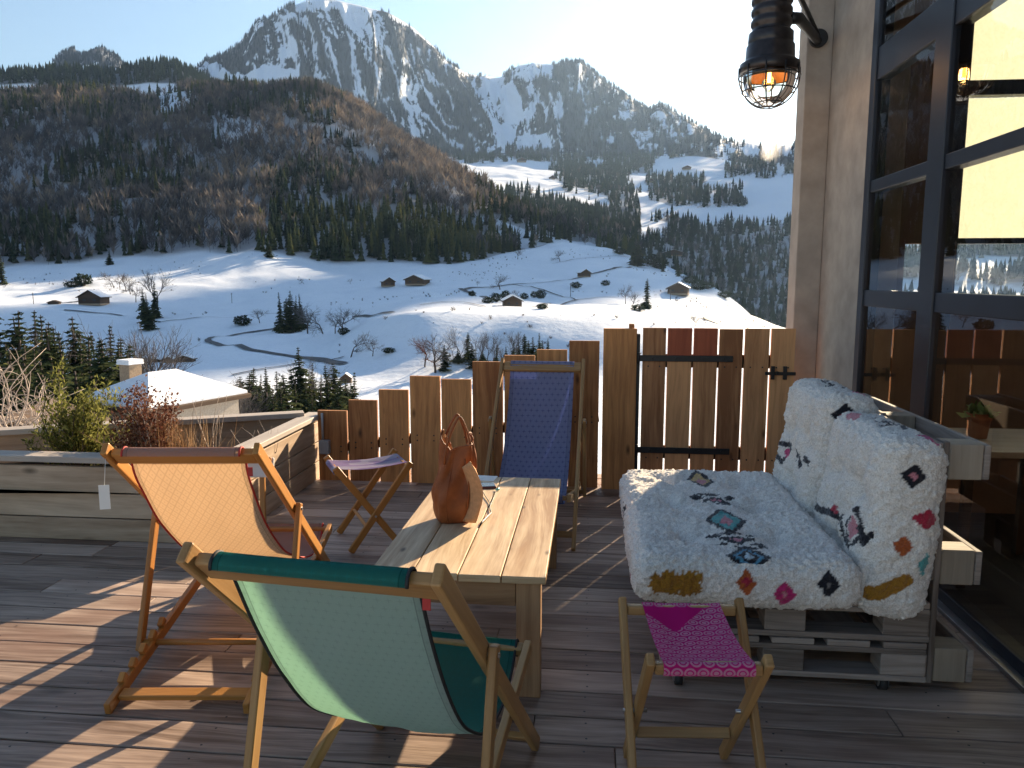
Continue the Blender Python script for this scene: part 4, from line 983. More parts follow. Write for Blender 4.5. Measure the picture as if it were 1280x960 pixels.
for i, n in enumerate(SEG):
    q = np.linspace(0, 1, n, endpoint=False)[:, None]
    r0, r1, z0, z1 = R_all[i], R_all[i+1], Z_all[i], Z_all[i+1]
    # monotone-ish smooth slopes at the joints (finite differences, limited)
    def slope(j):
        if j <= 0 or j >= len(R_all)-1: a = min(max(j, 0), len(R_all)-2); return (Z_all[a+1]-Z_all[a])/(R_all[a+1]-R_all[a]+1e-6)
        a = (Z_all[j]-Z_all[j-1])/(R_all[j]-R_all[j-1]+1e-6); b = (Z_all[j+1]-Z_all[j])/(R_all[j+1]-R_all[j]+1e-6)
        return np.where(a*b > 0, 2*a*b/(a+b+1e-9), 0)
    m0, m1 = slope(i), slope(i+1); h = (r1-r0)
    h00, h10, h01, h11 = 2*q**3-3*q*q+1, q**3-2*q*q+q, -2*q**3+3*q*q, q**3-q*q
    z = h00*z0+h10*h*m0+h01*z1+h11*h*m1
    if i in (7, 12): z = .55*z+.45*(z0+(z1-z0)*q)
    rows_r.append(r0+(r1-r0)*q); rows_z.append(z); rows_t.append(i+q[:, 0])
TR = np.concatenate(rows_r); TZ = np.concatenate(rows_z); TT = np.concatenate(rows_t); NR, NC = TR.shape
TX = TR*np.sin(AZ)[None]; TY = TR*np.cos(AZ)[None]
ROWT = np.repeat(TT[:, None], NC, 1)
# relief
und = fbm(TX/95, TY/95, 4, 50)*sstep(60, 300, TR)
meadow = sstep(3.6, 4.6, ROWT)*(1-sstep(7.0, 7.35, ROWT)); TZ = TZ+und*meadow*6.5
und2 = fbm(TX/38, TY/38, 3, 57); TZ = TZ+und2*meadow*1.3
hill = sstep(7.0, 7.3, ROWT)*(1-sstep(7.8, 8.0, ROWT)); TZ = TZ+hill*(fbm(TX/130, TY/130, 4, 61)*22)
mid = sstep(9.0, 9.4, ROWT)*(1-sstep(11.6, 12.0, ROWT)); TZ = TZ+mid*fbm(TX/140, TY/140, 4, 65)*14
mt = sstep(12.02, 12.2, ROWT)*(1-sstep(12.9, 13.0, ROWT)*.75)
lat = AZ[None]*3500.0
warp = fbm(lat/300, TR/700, 3, 70)*90
ridge = 1-np.abs(fbm((lat+warp)/170, TR/1500, 4, 71))*2.2
fine = fbm((lat+warp)/45, TR/420, 4, 75)
crestf = 1-sstep(12.80, 12.97, ROWT)*.85*(1-sstep(13.1, 13.5, ROWT))
TZ = TZ+mt*crestf*((ridge-.5)*46+fine*20)*(1-sstep(640, 960, np.repeat(XS[None], NR, 0)))
TZ = TZ+mt*crestf*fine*10
TPX, TPY = proj(np.stack([TX, TY, TZ], -1))

def inpoly(x, y, P):
    c = np.zeros(x.shape, bool); n = len(P)
    for i in range(n):
        (x0, y0), (x1, y1) = P[i], P[(i+1) % n]
        if y0 == y1: continue
        c ^= ((y0 > y) != (y1 > y)) & (x < (x1-x0)*(y-y0)/(y1-y0)+x0)
    return c
def nearline(x, y, P):
    d = np.full(x.shape, 1e9)
    for (x0, y0), (x1, y1) in zip(P[:-1], P[1:]):
        dx, dy = x1-x0, y1-y0; q = np.clip(((x-x0)*dx+(y-y0)*dy)/(dx*dx+dy*dy), 0, 1); d = np.minimum(d, np.hypot(x-x0-q*dx, y-y0-q*dy))
    return d
jx = fbm(TX/60, TY/60, 4, 80)*1.0; jy = fbm(TX/60, TY/60, 4, 85)
wob = sstep(300, 1200, TR)*1.0
PXW = TPX+jx*14*wob; PYW = TPY+jy*9*wob
# --- where the woods stand
wood_m = np.zeros_like(TR)
hl = (ROWT > 7.0) & (ROWT < 8.25) & (TPX < 800); edge_n = fbm(TX/45, TY/45, 3, 90)
hillwood = np.where(hl, sstep(7.0, 7.02, ROWT+edge_n*.012), 0.0)
wood_m = np.maximum(wood_m, hillwood)
for P in ([(205, 136), (245, 128), (245, 112), (190, 113), (175, 122)],): wood_m[inpoly(PXW, PYW, P) & (ROWT < 9)] *= .10
wood_m[inpoly(PXW, PYW, [(250, 152), (300, 138), (335, 165), (300, 185), (255, 172)])] *= .45
wood_m[inpoly(PXW, PYW, [(372, 150), (470, 160), (560, 240), (500, 250), (400, 180)])] *= .75
wood_m[inpoly(PXW, PYW, [(600, 290), (640, 288), (700, 300), (660, 312)])] *= .35
# snowy lanes down the right-hand spur
for P in ([(598, 272), (640, 283), (700, 300), (760, 312)], ): wood_m[(nearline(PXW, PYW, P) < 4.0) & (ROWT < 8.1)] *= .1
rv = (ROWT > 8.6) & (ROWT < 12.6)
valley = [[(690, 205), (720, 203), (776, 208), (790, 232), (800, 262), (760, 262), (715, 240), (700, 222)], [(770, 192), (816, 191), (818, 218), (772, 219)], [(812, 223), (880, 222), (884, 254), (830, 256), (812, 245)],
          [(906, 191), (968, 191), (966, 220), (910, 222)], [(888, 238), (932, 236), (930, 254), (890, 256)], [(600, 236), (660, 240), (720, 262), (730, 296), (640, 280)],
          [(805, 276), (850, 272), (900, 280), (1045, 276), (1045, 480), (940, 480), (880, 380), (800, 320), (740, 300), (735, 280), (790, 290), (838, 288)],
          [(560, 186), (720, 192), (880, 182), (900, 188), (800, 199), (700, 202), (640, 199), (575, 200)], [(975, 204), (1045, 200), (1045, 222), (978, 220)], [(840, 176), (900, 170), (905, 184), (840, 192)]]
for P in valley: wood_m = np.where(rv & inpoly(PXW, PYW, P), np.maximum(wood_m, .62), wood_m)
wood_m = np.where((ROWT > 9.6) & (ROWT < 11.6) & (TPX < 330), np.maximum(wood_m, 1.0), wood_m)       # dark ridge behind the hill
wood_m[(ROWT > 9) & inpoly(PXW, PYW, [(720, 232), (760, 252), (838, 284), (836, 292), (790, 292), (745, 270), (715, 245)])] *= .08
wood_m = np.where((ROWT > 9.0) & (ROWT < 10.6) & (TPX > 560) & (TPX < 800) & (TPY > 258), .9, wood_m)
wood_m = np.where((TPX+jx*60 > 1030) & (ROWT > 9.0) & (ROWT < 12.0), sstep(-.12, .05, fbm(TX/110, TY/110, 4, 140)), wood_m)
# --- mountain: dark spruce and rock ribs between snow gullies
mm = (ROWT >= 12.0) & (ROWT < 13.3)
up = np.clip((TT-12.0), 0, 1)[:, None]
streak = fbm((lat+warp*1.4)/28, TR/300+up*.4, 4, 101)*.80+.50*fbm((lat+warp)/9, TR/90, 3, 105)+.55*fbm(lat/70, TR/85, 4, 109)+.35*fbm(lat/16, TR/16, 3, 113)
dark = sstep(-.08, .05, streak+.30+.10*sstep(.5, .0, np.abs(TPX-320)/120)+.10*sstep(.5, .0, np.abs(TPX-585)/120))
gul = [([(425, 8), (440, 45), (447, 90), (455, 140)], 3.5), ([(465, 12), (480, 60), (500, 110), (520, 168)], 3.4), ([(360, 38), (371, 80), (367, 112)], 4), ([(350, 28), (356, 72)], 2.2), ([(380, 20), (388, 60), (396, 100)], 2.6), ([(402, 20), (412, 62), (420, 90)], 2.4),
       ([(528, 143), (575, 186)], 3.2), ([(588, 168), (614, 192)], 2.6), ([(505, 75), (540, 130), (566, 160)], 2.6), ([(690, 118), (702, 150)], 4), ([(712, 138), (707, 165), (716, 192)], 4.5), ([(670, 115), (660, 150), (654, 175)], 4), ([(436, 20), (470, 90), (490, 150)], 2), ([(335, 45), (340, 90)], 1.8), ([(745, 140), (752, 165)], 1.6)]
sn0 = fbm(lat/14, TR/30, 3, 121)
for P, w in gul: dark = np.minimum(dark, sstep(w*.35, w*1.1, nearline(TPX+fine*9+sn0*6, TPY, P)+sn0*2.5))
snowp = [[(368, -40), (470, -40), (475, 10), (462, 18), (452, 34), (440, 40), (424, 14), (395, 12), (372, 16)], [(488, 14), (520, 28), (550, 62), (540, 58), (512, 36), (490, 24)], [(570, 78), (600, 92), (640, 97), (652, 118), (655, 150), (640, 182), (622, 184), (606, 150), (586, 108)],
         [(645, 70), (695, 74), (690, 96), (660, 100), (640, 100)], [(300, 98), (330, 84), (372, 86), (372, 116), (330, 114)], [(255, 84), (276, 80), (300, 100), (320, 112), (270, 104)], [(784, 122), (806, 134), (800, 142), (784, 136)], [(144, 84), (176, 84), (176, 96), (145, 95)], [(98, 82), (124, 78), (120, 92), (98, 93)],
         [(640, 170), (684, 164), (690, 185), (640, 190)], [(555, 80), (580, 82), (600, 100), (582, 100)], [(880, 172), (990, 176), (990, 195), (900, 190)]]
sn = fbm(lat/40, TR/60, 3, 120)
for P in snowp[:2]: dark = np.where(inpoly(TPX+fine*4, TPY+sn*3, P), np.minimum(dark, .12), dark)
dark = np.where((TPX < 200) & (TPX > 70), np.maximum(dark, .75), dark)
for P in snowp: dark = np.where(inpoly(TPX+fine*7, TPY+sn*5, P), np.minimum(dark, sstep(.12, .3, streak-.18)), dark)
dark = np.where((TPX > 700) & (TPX < 900) & (TPY > 85), np.maximum(dark, sstep(-.5, -.2, streak)), dark)
dark = np.where(TPX > 1000, sstep(-.3, .1, streak), dark)
mwood = np.where(mm, dark, 0.0)
wood_all = np.maximum(wood_m, mwood)
# --- terrain material: snow everywhere, litter and rock under the woods
def terrain_mat():
    t = NT('snowy_ground'); w = t.attr('wood'); tc = t.n('NewGeometry').outputs['Position']
    n1 = t.noise(tc, .11, 6, .6); n2 = t.noise(tc, .9, 4); sn = t.mix(n1, (.72, .77, .84), (.80, .84, .89))
    litter = t.mix(n1, (.060, .046, .040), (.17, .13, .115)); rk = t.mix(n1, (.008, .013, .022), (.024, .031, .042))
    far = t.attr('rock'); gr = t.mix(far, litter, rk)
    ww = t.m('ADD', w, t.m('MULTIPLY', t.m('SUBTRACT', n2, .5), .35), clamp=True)
    c = t.mix(ww, sn, gr)
    return t.done(t.bsdf(c, .8, t.bump(t.noise(tc, .35, 5), .35, .6), .15))
M['ground'] = terrain_mat()
gw = np.clip(wood_m*np.where(ROWT < 8.3, .58, .85), 0, 1); gw = np.where(mm, mwood*.97, gw)
rockf = np.where(ROWT >= 11.9, 1.0, 0.0); rockf = np.where((ROWT > 9.3) & (TPX < 330), 1.0, rockf)
cut = int(np.argmax(TT >= 11.999))
def sheet(name, a, b):
    V = np.stack([TX[a:b], TY[a:b], TZ[a:b]], -1).reshape(-1, 3); n = b-a; I = np.arange(n*NC).reshape(n, NC)
    F = np.stack([I[:-1, :-1], I[:-1, 1:], I[1:, 1:], I[1:, :-1]], -1).reshape(-1, 4)
    o = fastmesh(name, V, F, M['ground'], dict(wood=gw[a:b], rock=rockf[a:b]), smooth=True); return tag(o, kind='structure')
sheet('terrain', 0, cut+1); sheet('mountains', cut, NR)
# ground sheet behind and around, far below the deck, out to the horizon
mb = MB(); mb.quad((-9000, -9000, -30), (9000, -9000, -30), (9000, 0, -30), (-9000, 0, -30)); 
o = mb.build('ground', M['snow']); tag(o, kind='structure')

# --- standing height and pixel look-up on the height field
def col_of(az): return np.interp(az, AZ, np.arange(NC))
def ground_z(az, r):
    c = float(col_of(az)); j = min(int(c), NC-2); f = c-j
    return (1-f)*np.interp(r, TR[:, j], TZ[:, j])+f*np.interp(r, TR[:, j+1], TZ[:, j+1])
def spot(x, y):
    """first point of the height field that shows at this place in the picture"""
    az, tn = azel(x, y); j = int(round(float(col_of(az)))); t = (TZ[:, j]-EYE)/TR[:, j]; k = np.argmax((t >= tn) & (TR[:, j] > 60))
    if k == 0: k = NR//2
    f = (tn-t[k-1])/(t[k]-t[k-1]+1e-12); r = TR[k-1, j]+f*(TR[k, j]-TR[k-1, j]); z = TZ[k-1, j]+f*(TZ[k, j]-TZ[k-1, j])
    return np.array([r*math.sin(az), r*math.cos(az), z])
def at_r(x, r):
    az, _ = azel(x, 400); return np.array([r*math.sin(az), r*math.cos(az), ground_z(az, r)])

# ------------------------------------------------------------------ FAR WOODS (uncountable: merged)
def conifer_far(rng, tiers=4, seg=5, slim=.2):
    V = []; F = []; T = []
    for i in range(tiers):
        z0 = .06+.80*i/tiers; z1 = z0+1.25/tiers; z1 = min(z1, 1.0); rr = slim*(1-.82*i/tiers)*(1+rng.normal()*.1); b = len(V); ph = rng.uniform(0, 6)
        for k in range(seg):
            a = ph+2*PI*k/seg; q = rr*rng.uniform(.65, 1.25); V.append((q*math.cos(a), q*math.sin(a), z0-rng.uniform(0, .05))); T.append(.25+.5*rng.uniform())
        V.append((0, 0, z1)); T.append(.85)
        for k in range(seg): F.append((b+k, b+(k+1) % seg, b+seg))
    return np.array(V), np.array(F), np.array(T)
def bare_far(rng, n=24):
    V = [(-.012, 0, 0), (.012, 0, 0), (0, 0, .75), (0, -.012, 0), (0, .012, 0)]; F = [(0, 1, 2), (3, 4, 2)]; T = [.1]*5
    for i in range(n):
        a = rng.uniform(0, 2*PI); z0 = rng.uniform(.15, .6); q = rng.uniform(.08, .34); z1 = min(1.0, z0+rng.uniform(.2, .5)); w = .016+.010*rng.uniform(); b = len(V)
        p = np.array([0, 0, z0]); e = np.array([q*math.cos(a), q*math.sin(a), z1]); s = np.array([-math.sin(a), math.cos(a), 0])*w
        mid_ = p+(e-p)*.6+np.array([0, 0, -.04])
        V += [tuple(p), tuple(mid_-s), tuple(mid_+s), tuple(e)]; F += [(b, b+1, b+3), (b, b+3, b+2)]; T += [.3, .5, .5, .8]
    return np.array(V), np.array(F), np.array(T)
dAr = None
def cell_area():
    dr = np.gradient(TR, axis=0); dl = np.gradient(AZ)[None]*TR; dz = np.gradient(TZ, axis=0); return np.hypot(dr, dz)*np.abs(dl)
AREA = cell_area()
def scatter(name, weight, spacing, templates, hrange, mat, tintf, slimr=(.85, 1.2), seed=1):
    rng = np.random.default_rng(seed); w = (weight*AREA).ravel(); n = int(w.sum()/spacing**2); idx = rng.choice(w.size, n, p=w/w.sum())
    ri, ci = np.unravel_index(idx, TR.shape); ri = np.clip(ri, 1, NR-2); ci = np.clip(ci, 1, NC-2)
    fr_, fc = rng.uniform(-.5, .5, n), rng.uniform(-.5, .5, n)
    def itp(A):
        a = np.where(fr_ >= 0, A[ri+1, ci]-A[ri, ci], A[ri, ci]-A[ri-1, ci]); b = np.where(fc >= 0, A[ri, ci+1]-A[ri, ci], A[ri, ci]-A[ri, ci-1]); return A[ri, ci]+a*fr_+b*fc
    P = np.stack([itp(TX), itp(TY), itp(TZ)-.4], -1)
    h = rng.uniform(*hrange, n)*(1+.25*np.clip(fbm(P[:, 0]/70, P[:, 1]/70, 2, seed), -1, 1)); sl = rng.uniform(*slimr, n); an = rng.uniform(0, 2*PI, n); ti = tintf(P, rng, ri, ci)
    Vs = []; Fs = []; Ts = []; off = 0; which = rng.integers(0, len(templates), n)
    for q, (V, F, T) in enumerate(templates):
        m = which == q; k = m.sum()
        if not k: continue
        ca, sa = np.cos(an[m])[:, None], np.sin(an[m])[:, None]; hh = h[m][:, None]; ss = hh*sl[m][:, None]
        X = (V[None, :, 0]*ca-V[None, :, 1]*sa)*ss+P[m][:, :1]; Y = (V[None, :, 0]*sa+V[None, :, 1]*ca)*ss+P[m][:, 1:2]; Z = V[None, :, 2]*hh+P[m][:, 2:]
        Vs.append(np.stack([X, Y, Z], -1).reshape(-1, 3)); Fs.append((F[None]+(np.arange(k)*len(V))[:, None, None]).reshape(-1, 3)+off); off += k*len(V)
        Ts.append(np.clip(ti[m][:, None]+(T[None]-.5)*.35, 0, 1).ravel())
    o = fastmesh(name, np.concatenate(Vs), np.concatenate(Fs), mat, dict(tint=np.concatenate(Ts)))
    return tag(o, kind='stuff')
trng = np.random.default_rng(17)
CONS = [conifer_far(trng, 5, 6, .17) for _ in range(4)]; CONF = [conifer_far(trng, 3, 5, .19) for _ in range(4)]; BARE = [bare_far(trng) for _ in range(6)]
# share of evergreens on the hill: the lower right strip, the crest, dark bands
cf = fbm(TX/75, TY/75, 3, 130)*1.1+.0
strip = inpoly(PXW, PYW, [(330, 262), (430, 262), (540, 265), (622, 292), (630, 330), (430, 345), (300, 335)])
darkst = inpoly(PXW, PYW, [(-60, 300), (160, 300), (300, 318), (300, 345), (-60, 370)])
crest = inpoly(PXW, PYW, [(-60, 110), (440, 105), (430, 150), (-60, 150)]); spur = inpoly(PXW, PYW, [(590, 240), (700, 280), (800, 300), (790, 330), (600, 330), (590, 290)])
share = sstep(.05, .45, cf)*.7; share = np.where(strip, .97, share); share = np.where(crest, np.maximum(share, .35), share); share = np.where(spur, .75, share); share = np.where(darkst, np.maximum(share, .35), share)
share = np.where(inpoly(PXW, PYW, [(255, 200), (345, 210), (335, 305), (240, 300)]), share*.25, share); share = np.where(inpoly(PXW, PYW, [(400, 118), (440, 130), (540, 195), (620, 258), (600, 275), (500, 220), (420, 165)]), share*.2, share)
near_w = np.where(ROWT < 8.3, wood_m, 0.0)
tin_c = lambda P, rng, ri, ci: np.clip(.38+.2*rng.normal(size=len(P))+.35*strip[ri, ci]*rng.uniform(0, 1, len(P))+.3*fbm(P[:, 0]/60, P[:, 1]/60, 2, 3), 0, 1)  # strip trees tinted lighter to stand for sunlit tips
def tin_b(P, rng, ri, ci):
    red = inpoly(PXW, PYW, [(400, 110), (440, 125), (560, 205), (640, 262), (620, 290), (560, 262), (500, 222), (400, 160)])[ri, ci] | inpoly(PXW, PYW, [(225, 205), (350, 215), (345, 300), (240, 296)])[ri, ci]
    return np.clip(  .26+.24*rng.normal(size=len(P))+.30*red+.40*fbm(P[:, 0]/55, P[:, 1]/55, 3, 9), 0, 1)
scatter('conifer_forest', near_w*share, 7.0, CONS, (13, 24), M['spruce'], tin_c, seed=21)
scatter('bare_forest', near_w*(1-share), 6.8, BARE, (12, 21), M['larch'], tin_b, (.8, 1.15), seed=22)
vw = np.where((ROWT >= 8.3) & (ROWT < 12.0), wood_m, 0.0); vb = np.where(inpoly(PXW, PYW, [(840, 300), (990, 290), (990, 480), (860, 480)]), .55, .18)*(TPX > 330)
scatter('valley_conifer_forest', vw*(1-vb), 9.5, CONF, (14, 26), M['spruce'], lambda P, rng, ri, ci: np.clip(.22+.15*rng.normal(size=len(P)), 0, 1), seed=23)
scatter('valley_bare_forest', vw*vb, 8.5, BARE[:3], (11, 18), M['larch'], lambda P, rng, ri, ci: np.clip(.38+.16*rng.normal(size=len(P)), 0, 1), (.9, 1.2), seed=24)
mk = np.where(mm & (TPX < 1000) & (TPX > -60) & (ROWT < 13.08), mwood, 0.0)
scatter('mountain_forest', mk*(1-.75*sstep(12.9, 13.0, ROWT)*((TPX > 372) & (TPX < 700))), 16.0, CONF, (12, 24), M['mtree'], lambda P, rng, ri, ci: np.clip(.35+.2*rng.normal(size=len(P)), 0, 1), (.8, 1.1), seed=25)

scrubw = np.where((ROWT > 4.0) & (ROWT < 7.0), sstep(.10, .4, fbm(TX/42, TY/42, 3, 150)), 0.0)*(TPX < 990)*(TPX > -100)
scatter('meadow_scrub', scrubw, 9.0, BARE, (.5, 2.0), M['larch'], lambda P, rng, ri, ci: np.clip(.25+.2*rng.normal(size=len(P)), 0, 1), (1.2, 2.2), seed=27)
# ------------------------------------------------------------------ ROADS AND TRACKS ON THE MEADOW
def track_mat():
    t = NT('wet_track'); tc = t.n('NewGeometry').outputs['Position']; n = t.noise(tc, .5, 4)
    return t.done(t.bsdf(t.mix(n, (.025, .025, .03), (.09, .09, .10)), .7))
M['track'] = track_mat()
def road(name, pts, w):
    P = [spot(*p) for p in pts]; Q = []
    for a, b in zip(P[:-1], P[1:]):
        for q in np.linspace(0, 1, 10, endpoint=False): Q.append(a+(b-a)*q)
    Q.append(P[-1]); Q = np.array(Q)
    for _ in range(3): Q[1:-1] = (Q[:-2]+2*Q[1:-1]+Q[2:])/4
    mb = MB(); L = []; Rr = []
    for i in range(len(Q)):
        d = Q[min(i+1, len(Q)-1)]-Q[max(i-1, 0)]; s = np.array([d[1], -d[0], 0]); s /= np.linalg.norm(s)+1e-9
        for sg, arr in ((-1, L), (1, Rr)):
            p = Q[i]+s*sg*w/2; az = math.atan2(p[0], p[1]); p[2] = ground_z(az, math.hypot(p[0], p[1]))+.35; arr.append(p)
    b = 0
    for i in range(len(Q)-1): mb.quad(L[i], Rr[i], Rr[i+1], L[i+1])
    o = mb.build(name, M['track']); tag(o, kind='structure')
road('road', [(430, 456), (405, 450), (357, 444.5), (309, 438), (275, 432), (259, 427), (265, 422), (302, 417), (347, 411)], 2.4)
road('road', [(578, 363), (630, 356.5), (700, 351.5), (737, 343), (760, 338), (789, 334)], 2.6)
road('path', [(575, 361), (592, 368), (606, 372)], 3)
road('path', [(60, 380), (90, 378), (104, 376)], 2.2)
road('path', [(80, 388), (115, 391), (153, 395)], 1.6)
road('path', [(878, 398), (895, 404), (912, 409)], 2.0)
road('path', [(442, 396), (470, 394), (492, 391)], 1.6)

road('path', [(290, 470), (330, 462), (380, 452), (430, 447)], 1.0)
road('path', [(195, 405), (240, 398), (300, 396), (347, 392), (400, 394)], .9)
road('path', [(525, 382), (580, 378), (640, 386), (700, 380), (770, 372)], .9)
road('path', [(640, 356), (690, 366), (720, 376)], .9)
road('path', [(690, 330), (740, 322), (790, 322)], .9)
# ------------------------------------------------------------------ INDIVIDUAL TREES
def conifer_parts(name, seed, levels=34, per=13):
    rng = np.random.default_rng(seed); tr = MB(); tr.tube([(0, 0, -.05), (0, 0, .45), (0, 0, .985)], [.016, .011, .002], 6)
    V = []; F = []; T = []
    for i in range(levels):
        q = i/(levels-1); z = .07+.90*q; R = (.165*(1-q)**.85+.012)*(1+.26*math.sin(i*(1.7+seed*.23))+rng.normal()*.14)*(1+.25*math.sin(q*5+seed))
        for k in range(max(4, int(per*(1-.5*q)))):
            a = rng.uniform(0, 2*PI); r_ = R*rng.uniform(.55, 1.15); d = np.array([math.cos(a), math.sin(a), 0]); s = np.array([-math.sin(a), math.cos(a), 0]); dr = r_*rng.uniform(.15, .5)
            for piece in range(3):
                b = len(V); q0 = piece/3; q1 = q0+.45; w = r_*.32*(1.1-q0)+.004
                p0 = d*r_*q0+np.array([0, 0, z-dr*q0*q0]); p1 = d*r_*min(q1, 1)+np.array([0, 0, z-dr*min(q1, 1)**2]); md = (p0+p1)/2
                j = rng.normal(size=3)*.006
                V += [p0, md+s*w+np.array([0, 0, -w*.8])+j, p1+j, md-s*w+np.array([0, 0, -w*.8])-j]; F.append((b, b+1, b+2, b+3)); t = .2+.45*q0+.3*rng.uniform(); T += [t*.7, t, t+.15, t]
    to = tr.build('trunk', M['bark']); co = fastmesh('crown', np.array(V), np.array(F), M['spruce'], dict(tint=np.clip(T, 0, 1))); return to, co
def bare_parts(name, seed, spread=.34, depth=5, upright=.55, r0=.018):
    rng = np.random.default_rng(seed); tr = MB(); cr = MB()
    def grow(mb, p, d, L, r, lev):
        n = 3; pts = [p]; dd = d.copy()
        for i in range(n):
            dd = dd+rng.normal(size=3)*.12+np.array([0, 0, .05*upright]); dd /= np.linalg.norm(dd); pts.append(pts[-1]+dd*L/n)
        mb.tube(pts, [r*(1-.4*i/n) for i in range(n+1)], 5 if lev < 2 else 3, cap=False)
        if lev >= depth: return
        for c in range(3 if lev < 3 else 2):
            i = rng.integers(1, n+1) if lev else n-c % 2; a = rng.normal(size=3); a -= dd*(a@dd); a /= np.linalg.norm(a)
            nd = dd*(.55+upright*.35)+a*(.55+spread*.7); nd /= np.linalg.norm(nd); grow(cr, pts[i], nd, L*rng.uniform(.58, .80), r*.60, lev+1)
        if lev: grow(cr, pts[-1], dd, L*.7, r*.6, lev+1)
    grow(tr, np.array([0, 0, -.03]), np.array([0, 0, 1.0]), .30, r0, 0)
    to = tr.build('trunk', M['bark']); V = np.array(cr.v); F = [f for f in cr.f]
    zmax = V[:, 2].max()
    to.data.transform(Matrix.Scale(1/zmax, 4)); V = V/zmax
    tint = np.clip(.25+.3*np.random.default_rng(seed).uniform(size=len(V)), 0, 1)
    co = fastmesh('crown', V, np.array(F), M['larch'], dict(tint=tint)); return to, co
def bush_parts(seed):
    rng = np.random.default_rng(seed); tr = MB(); base = [rng.normal(size=3)*np.array([.10, .10, 0]) for _ in range(10)]
    thin_stems(tr, base, [b*2.4+np.array([0, 0, .75]) for b in base], .03, rng)
    n = 700; d = rng.normal(size=(n, 3)); d /= np.linalg.norm(d, axis=1, keepdims=True); rr = rng.uniform(.2, 1, (n, 1))**.5; P = d*rr*np.array([.62, .62, .45])*(1+.2*np.sin(d[:, :1]*7))+np.array([0, 0, .48])
    V, F = leafcloud(P, d+rng.normal(size=(n, 3))*.6, .16, rng, .6)
    return tr.build('stems', M['bark']), fastmesh('crown', V, F, M['spruce'], dict(tint=np.repeat(np.clip(rng.normal(.3, .15, n), 0, 1), 4)))
def proto(parts):
    return parts
PROT = {'spruce': [conifer_parts('spruce', s) for s in (1, 2, 3, 4, 31, 32)], 'bare': [bare_parts('bare', s) for s in (5, 6, 7)], 'tall': [bare_parts('tall', s, .12, 5, 1.3, .012) for s in (15, 16)], 'bush': [bush_parts(s) for s in (8, 9)]}
for g in PROT.values():
    for pr in g:
        for o in pr: COL.objects.unlink(o)
NAMES = {'spruce': ('spruce_tree', 'tree'), 'bare': ('bare_tree', 'tree'), 'tall': ('bare_tree', 'tree'), 'bush': ('round_bush', 'bush')}
LARCH2 = leaf_mat('rusty_larch_twigs', (.10, .04, .022), (.20, .075, .035), (.30, .12, .05), .2)
tree_k = 0
def plant(kind, p, h, wid, label, group, mat=None):
    global tree_k
    tree_k += 1; rng = random.Random(tree_k*7)
    nm, cat = NAMES[kind]; r = thing(nm, label, cat, (p[0], p[1], p[2]-.1), rng.uniform(0, 6.28), group); wv = wid*rng.uniform(.72, 1.28) if kind == 'spruce' else wid; r.scale = (h*wv, h*wv*rng.uniform(.85, 1.15), h); r.rotation_euler = (rng.uniform(-.05, .05), rng.uniform(-.05, .05), rng.uniform(0, 6.28))
    for o in PROT[kind][tree_k % len(PROT[kind])]:
        c = o.copy(); COL.objects.link(c); adopt(c, r)
        if mat is not None and c.name.startswith('crown'): c.data = c.data.copy(); c.data.materials[0] = mat
    return r
ORD = ['leftmost', 'second', 'third', 'fourth', 'fifth', 'sixth', 'seventh', 'eighth', 'ninth', 'tenth', 'eleventh', 'twelfth', 'thirteenth', 'fourteenth', 'fifteenth', 'sixteenth', 'seventeenth', 'eighteenth', 'nineteenth', 'twentieth']
def cluster(items, where, group, r=None):
    """items: (kind, x, top y, base y or None, width factor); where: words that find the cluster"""
    items = sorted(items, key=lambda i: i[1]); cnt = {}
    tot = {}
    for it in items: k = it[0] if it[0] != 'tall' else 'bare'; tot[k] = tot.get(k, 0)+1
    for it in items:
        kind, x, yt, yb, w = it[:5]; k = kind if kind != 'tall' else 'bare'; i = cnt.get(k, 0); cnt[k] = i+1
        word = {'spruce': 'dark spruce', 'bare': 'bare leafless tree', 'bush': 'low dark bush'}[k]
        if len(it) > 5: word = it[5]
        o_ = ORD[i]
        if tot[k] == 1: lab = word+' '+where
        elif i == 0: lab = 'leftmost '+word+' '+where
        elif i == tot[k]-1: lab = 'rightmost '+word+' '+where
        else: lab = o_+' '+word+' from the left '+where
        if yb is not None: p = spot(x, yb)
        else: p = at_r(x, r+random.uniform(-8, 8))
        dist = math.hypot(p[0], p[1]); _, tn = azel(x, yt); w = w*(1.45 if (yb is None and kind == 'spruce') else 1.15); h = EYE+tn*dist-p[2]
        plant(kind, p, max(h, 1.0), w*random.uniform(.9, 1.1), lab, group, LARCH2 if len(it) > 5 and 'rusty' in it[5] else None)
S = 'spruce'
cluster([(S, 352, 364, 413, .95), (S, 358, 371, 415, 1.1), (S, 364, 362, 416, 1.1), (S, 371, 368, 414, 1.1), (S, 377, 366, 411, .9), ('bare', 385, 376, 417, 1.0)], 'of the dark clump standing on the open meadow', 'trees of the meadow clump')
cluster([('bare', 404, 384, 417, 1.0), ('bare', 419, 388, 417, 1.0), ('bare', 429, 380, 418, 1.2), ('bush', 430, 409, 418, 1.0)], 'beside the spruce clump on the snowy meadow', 'bare trees beside the meadow clump')
cluster([('bare', 325, 384, 404, 1.1), ('bush', 303, 394, 407, 1.0)], 'by the bend of the meadow road', None)
cluster([('bare', 438, 413, 447, 1.0), ('bare', 466, 421, 445, 1.0), ('bush', 486, 434, 441, 1.6)], 'below the meadow clump near the fence boards', None)
cluster([(S, 182, 358, 404, .8), (S, 187, 366, 412, 1.1), ('tall', 189, 332, 390, 1.0), (S, 194, 350, 398, .8), (S, 197, 362, 396, .7)], 'in the narrow tree column on the left meadow', 'trees of the left meadow column')
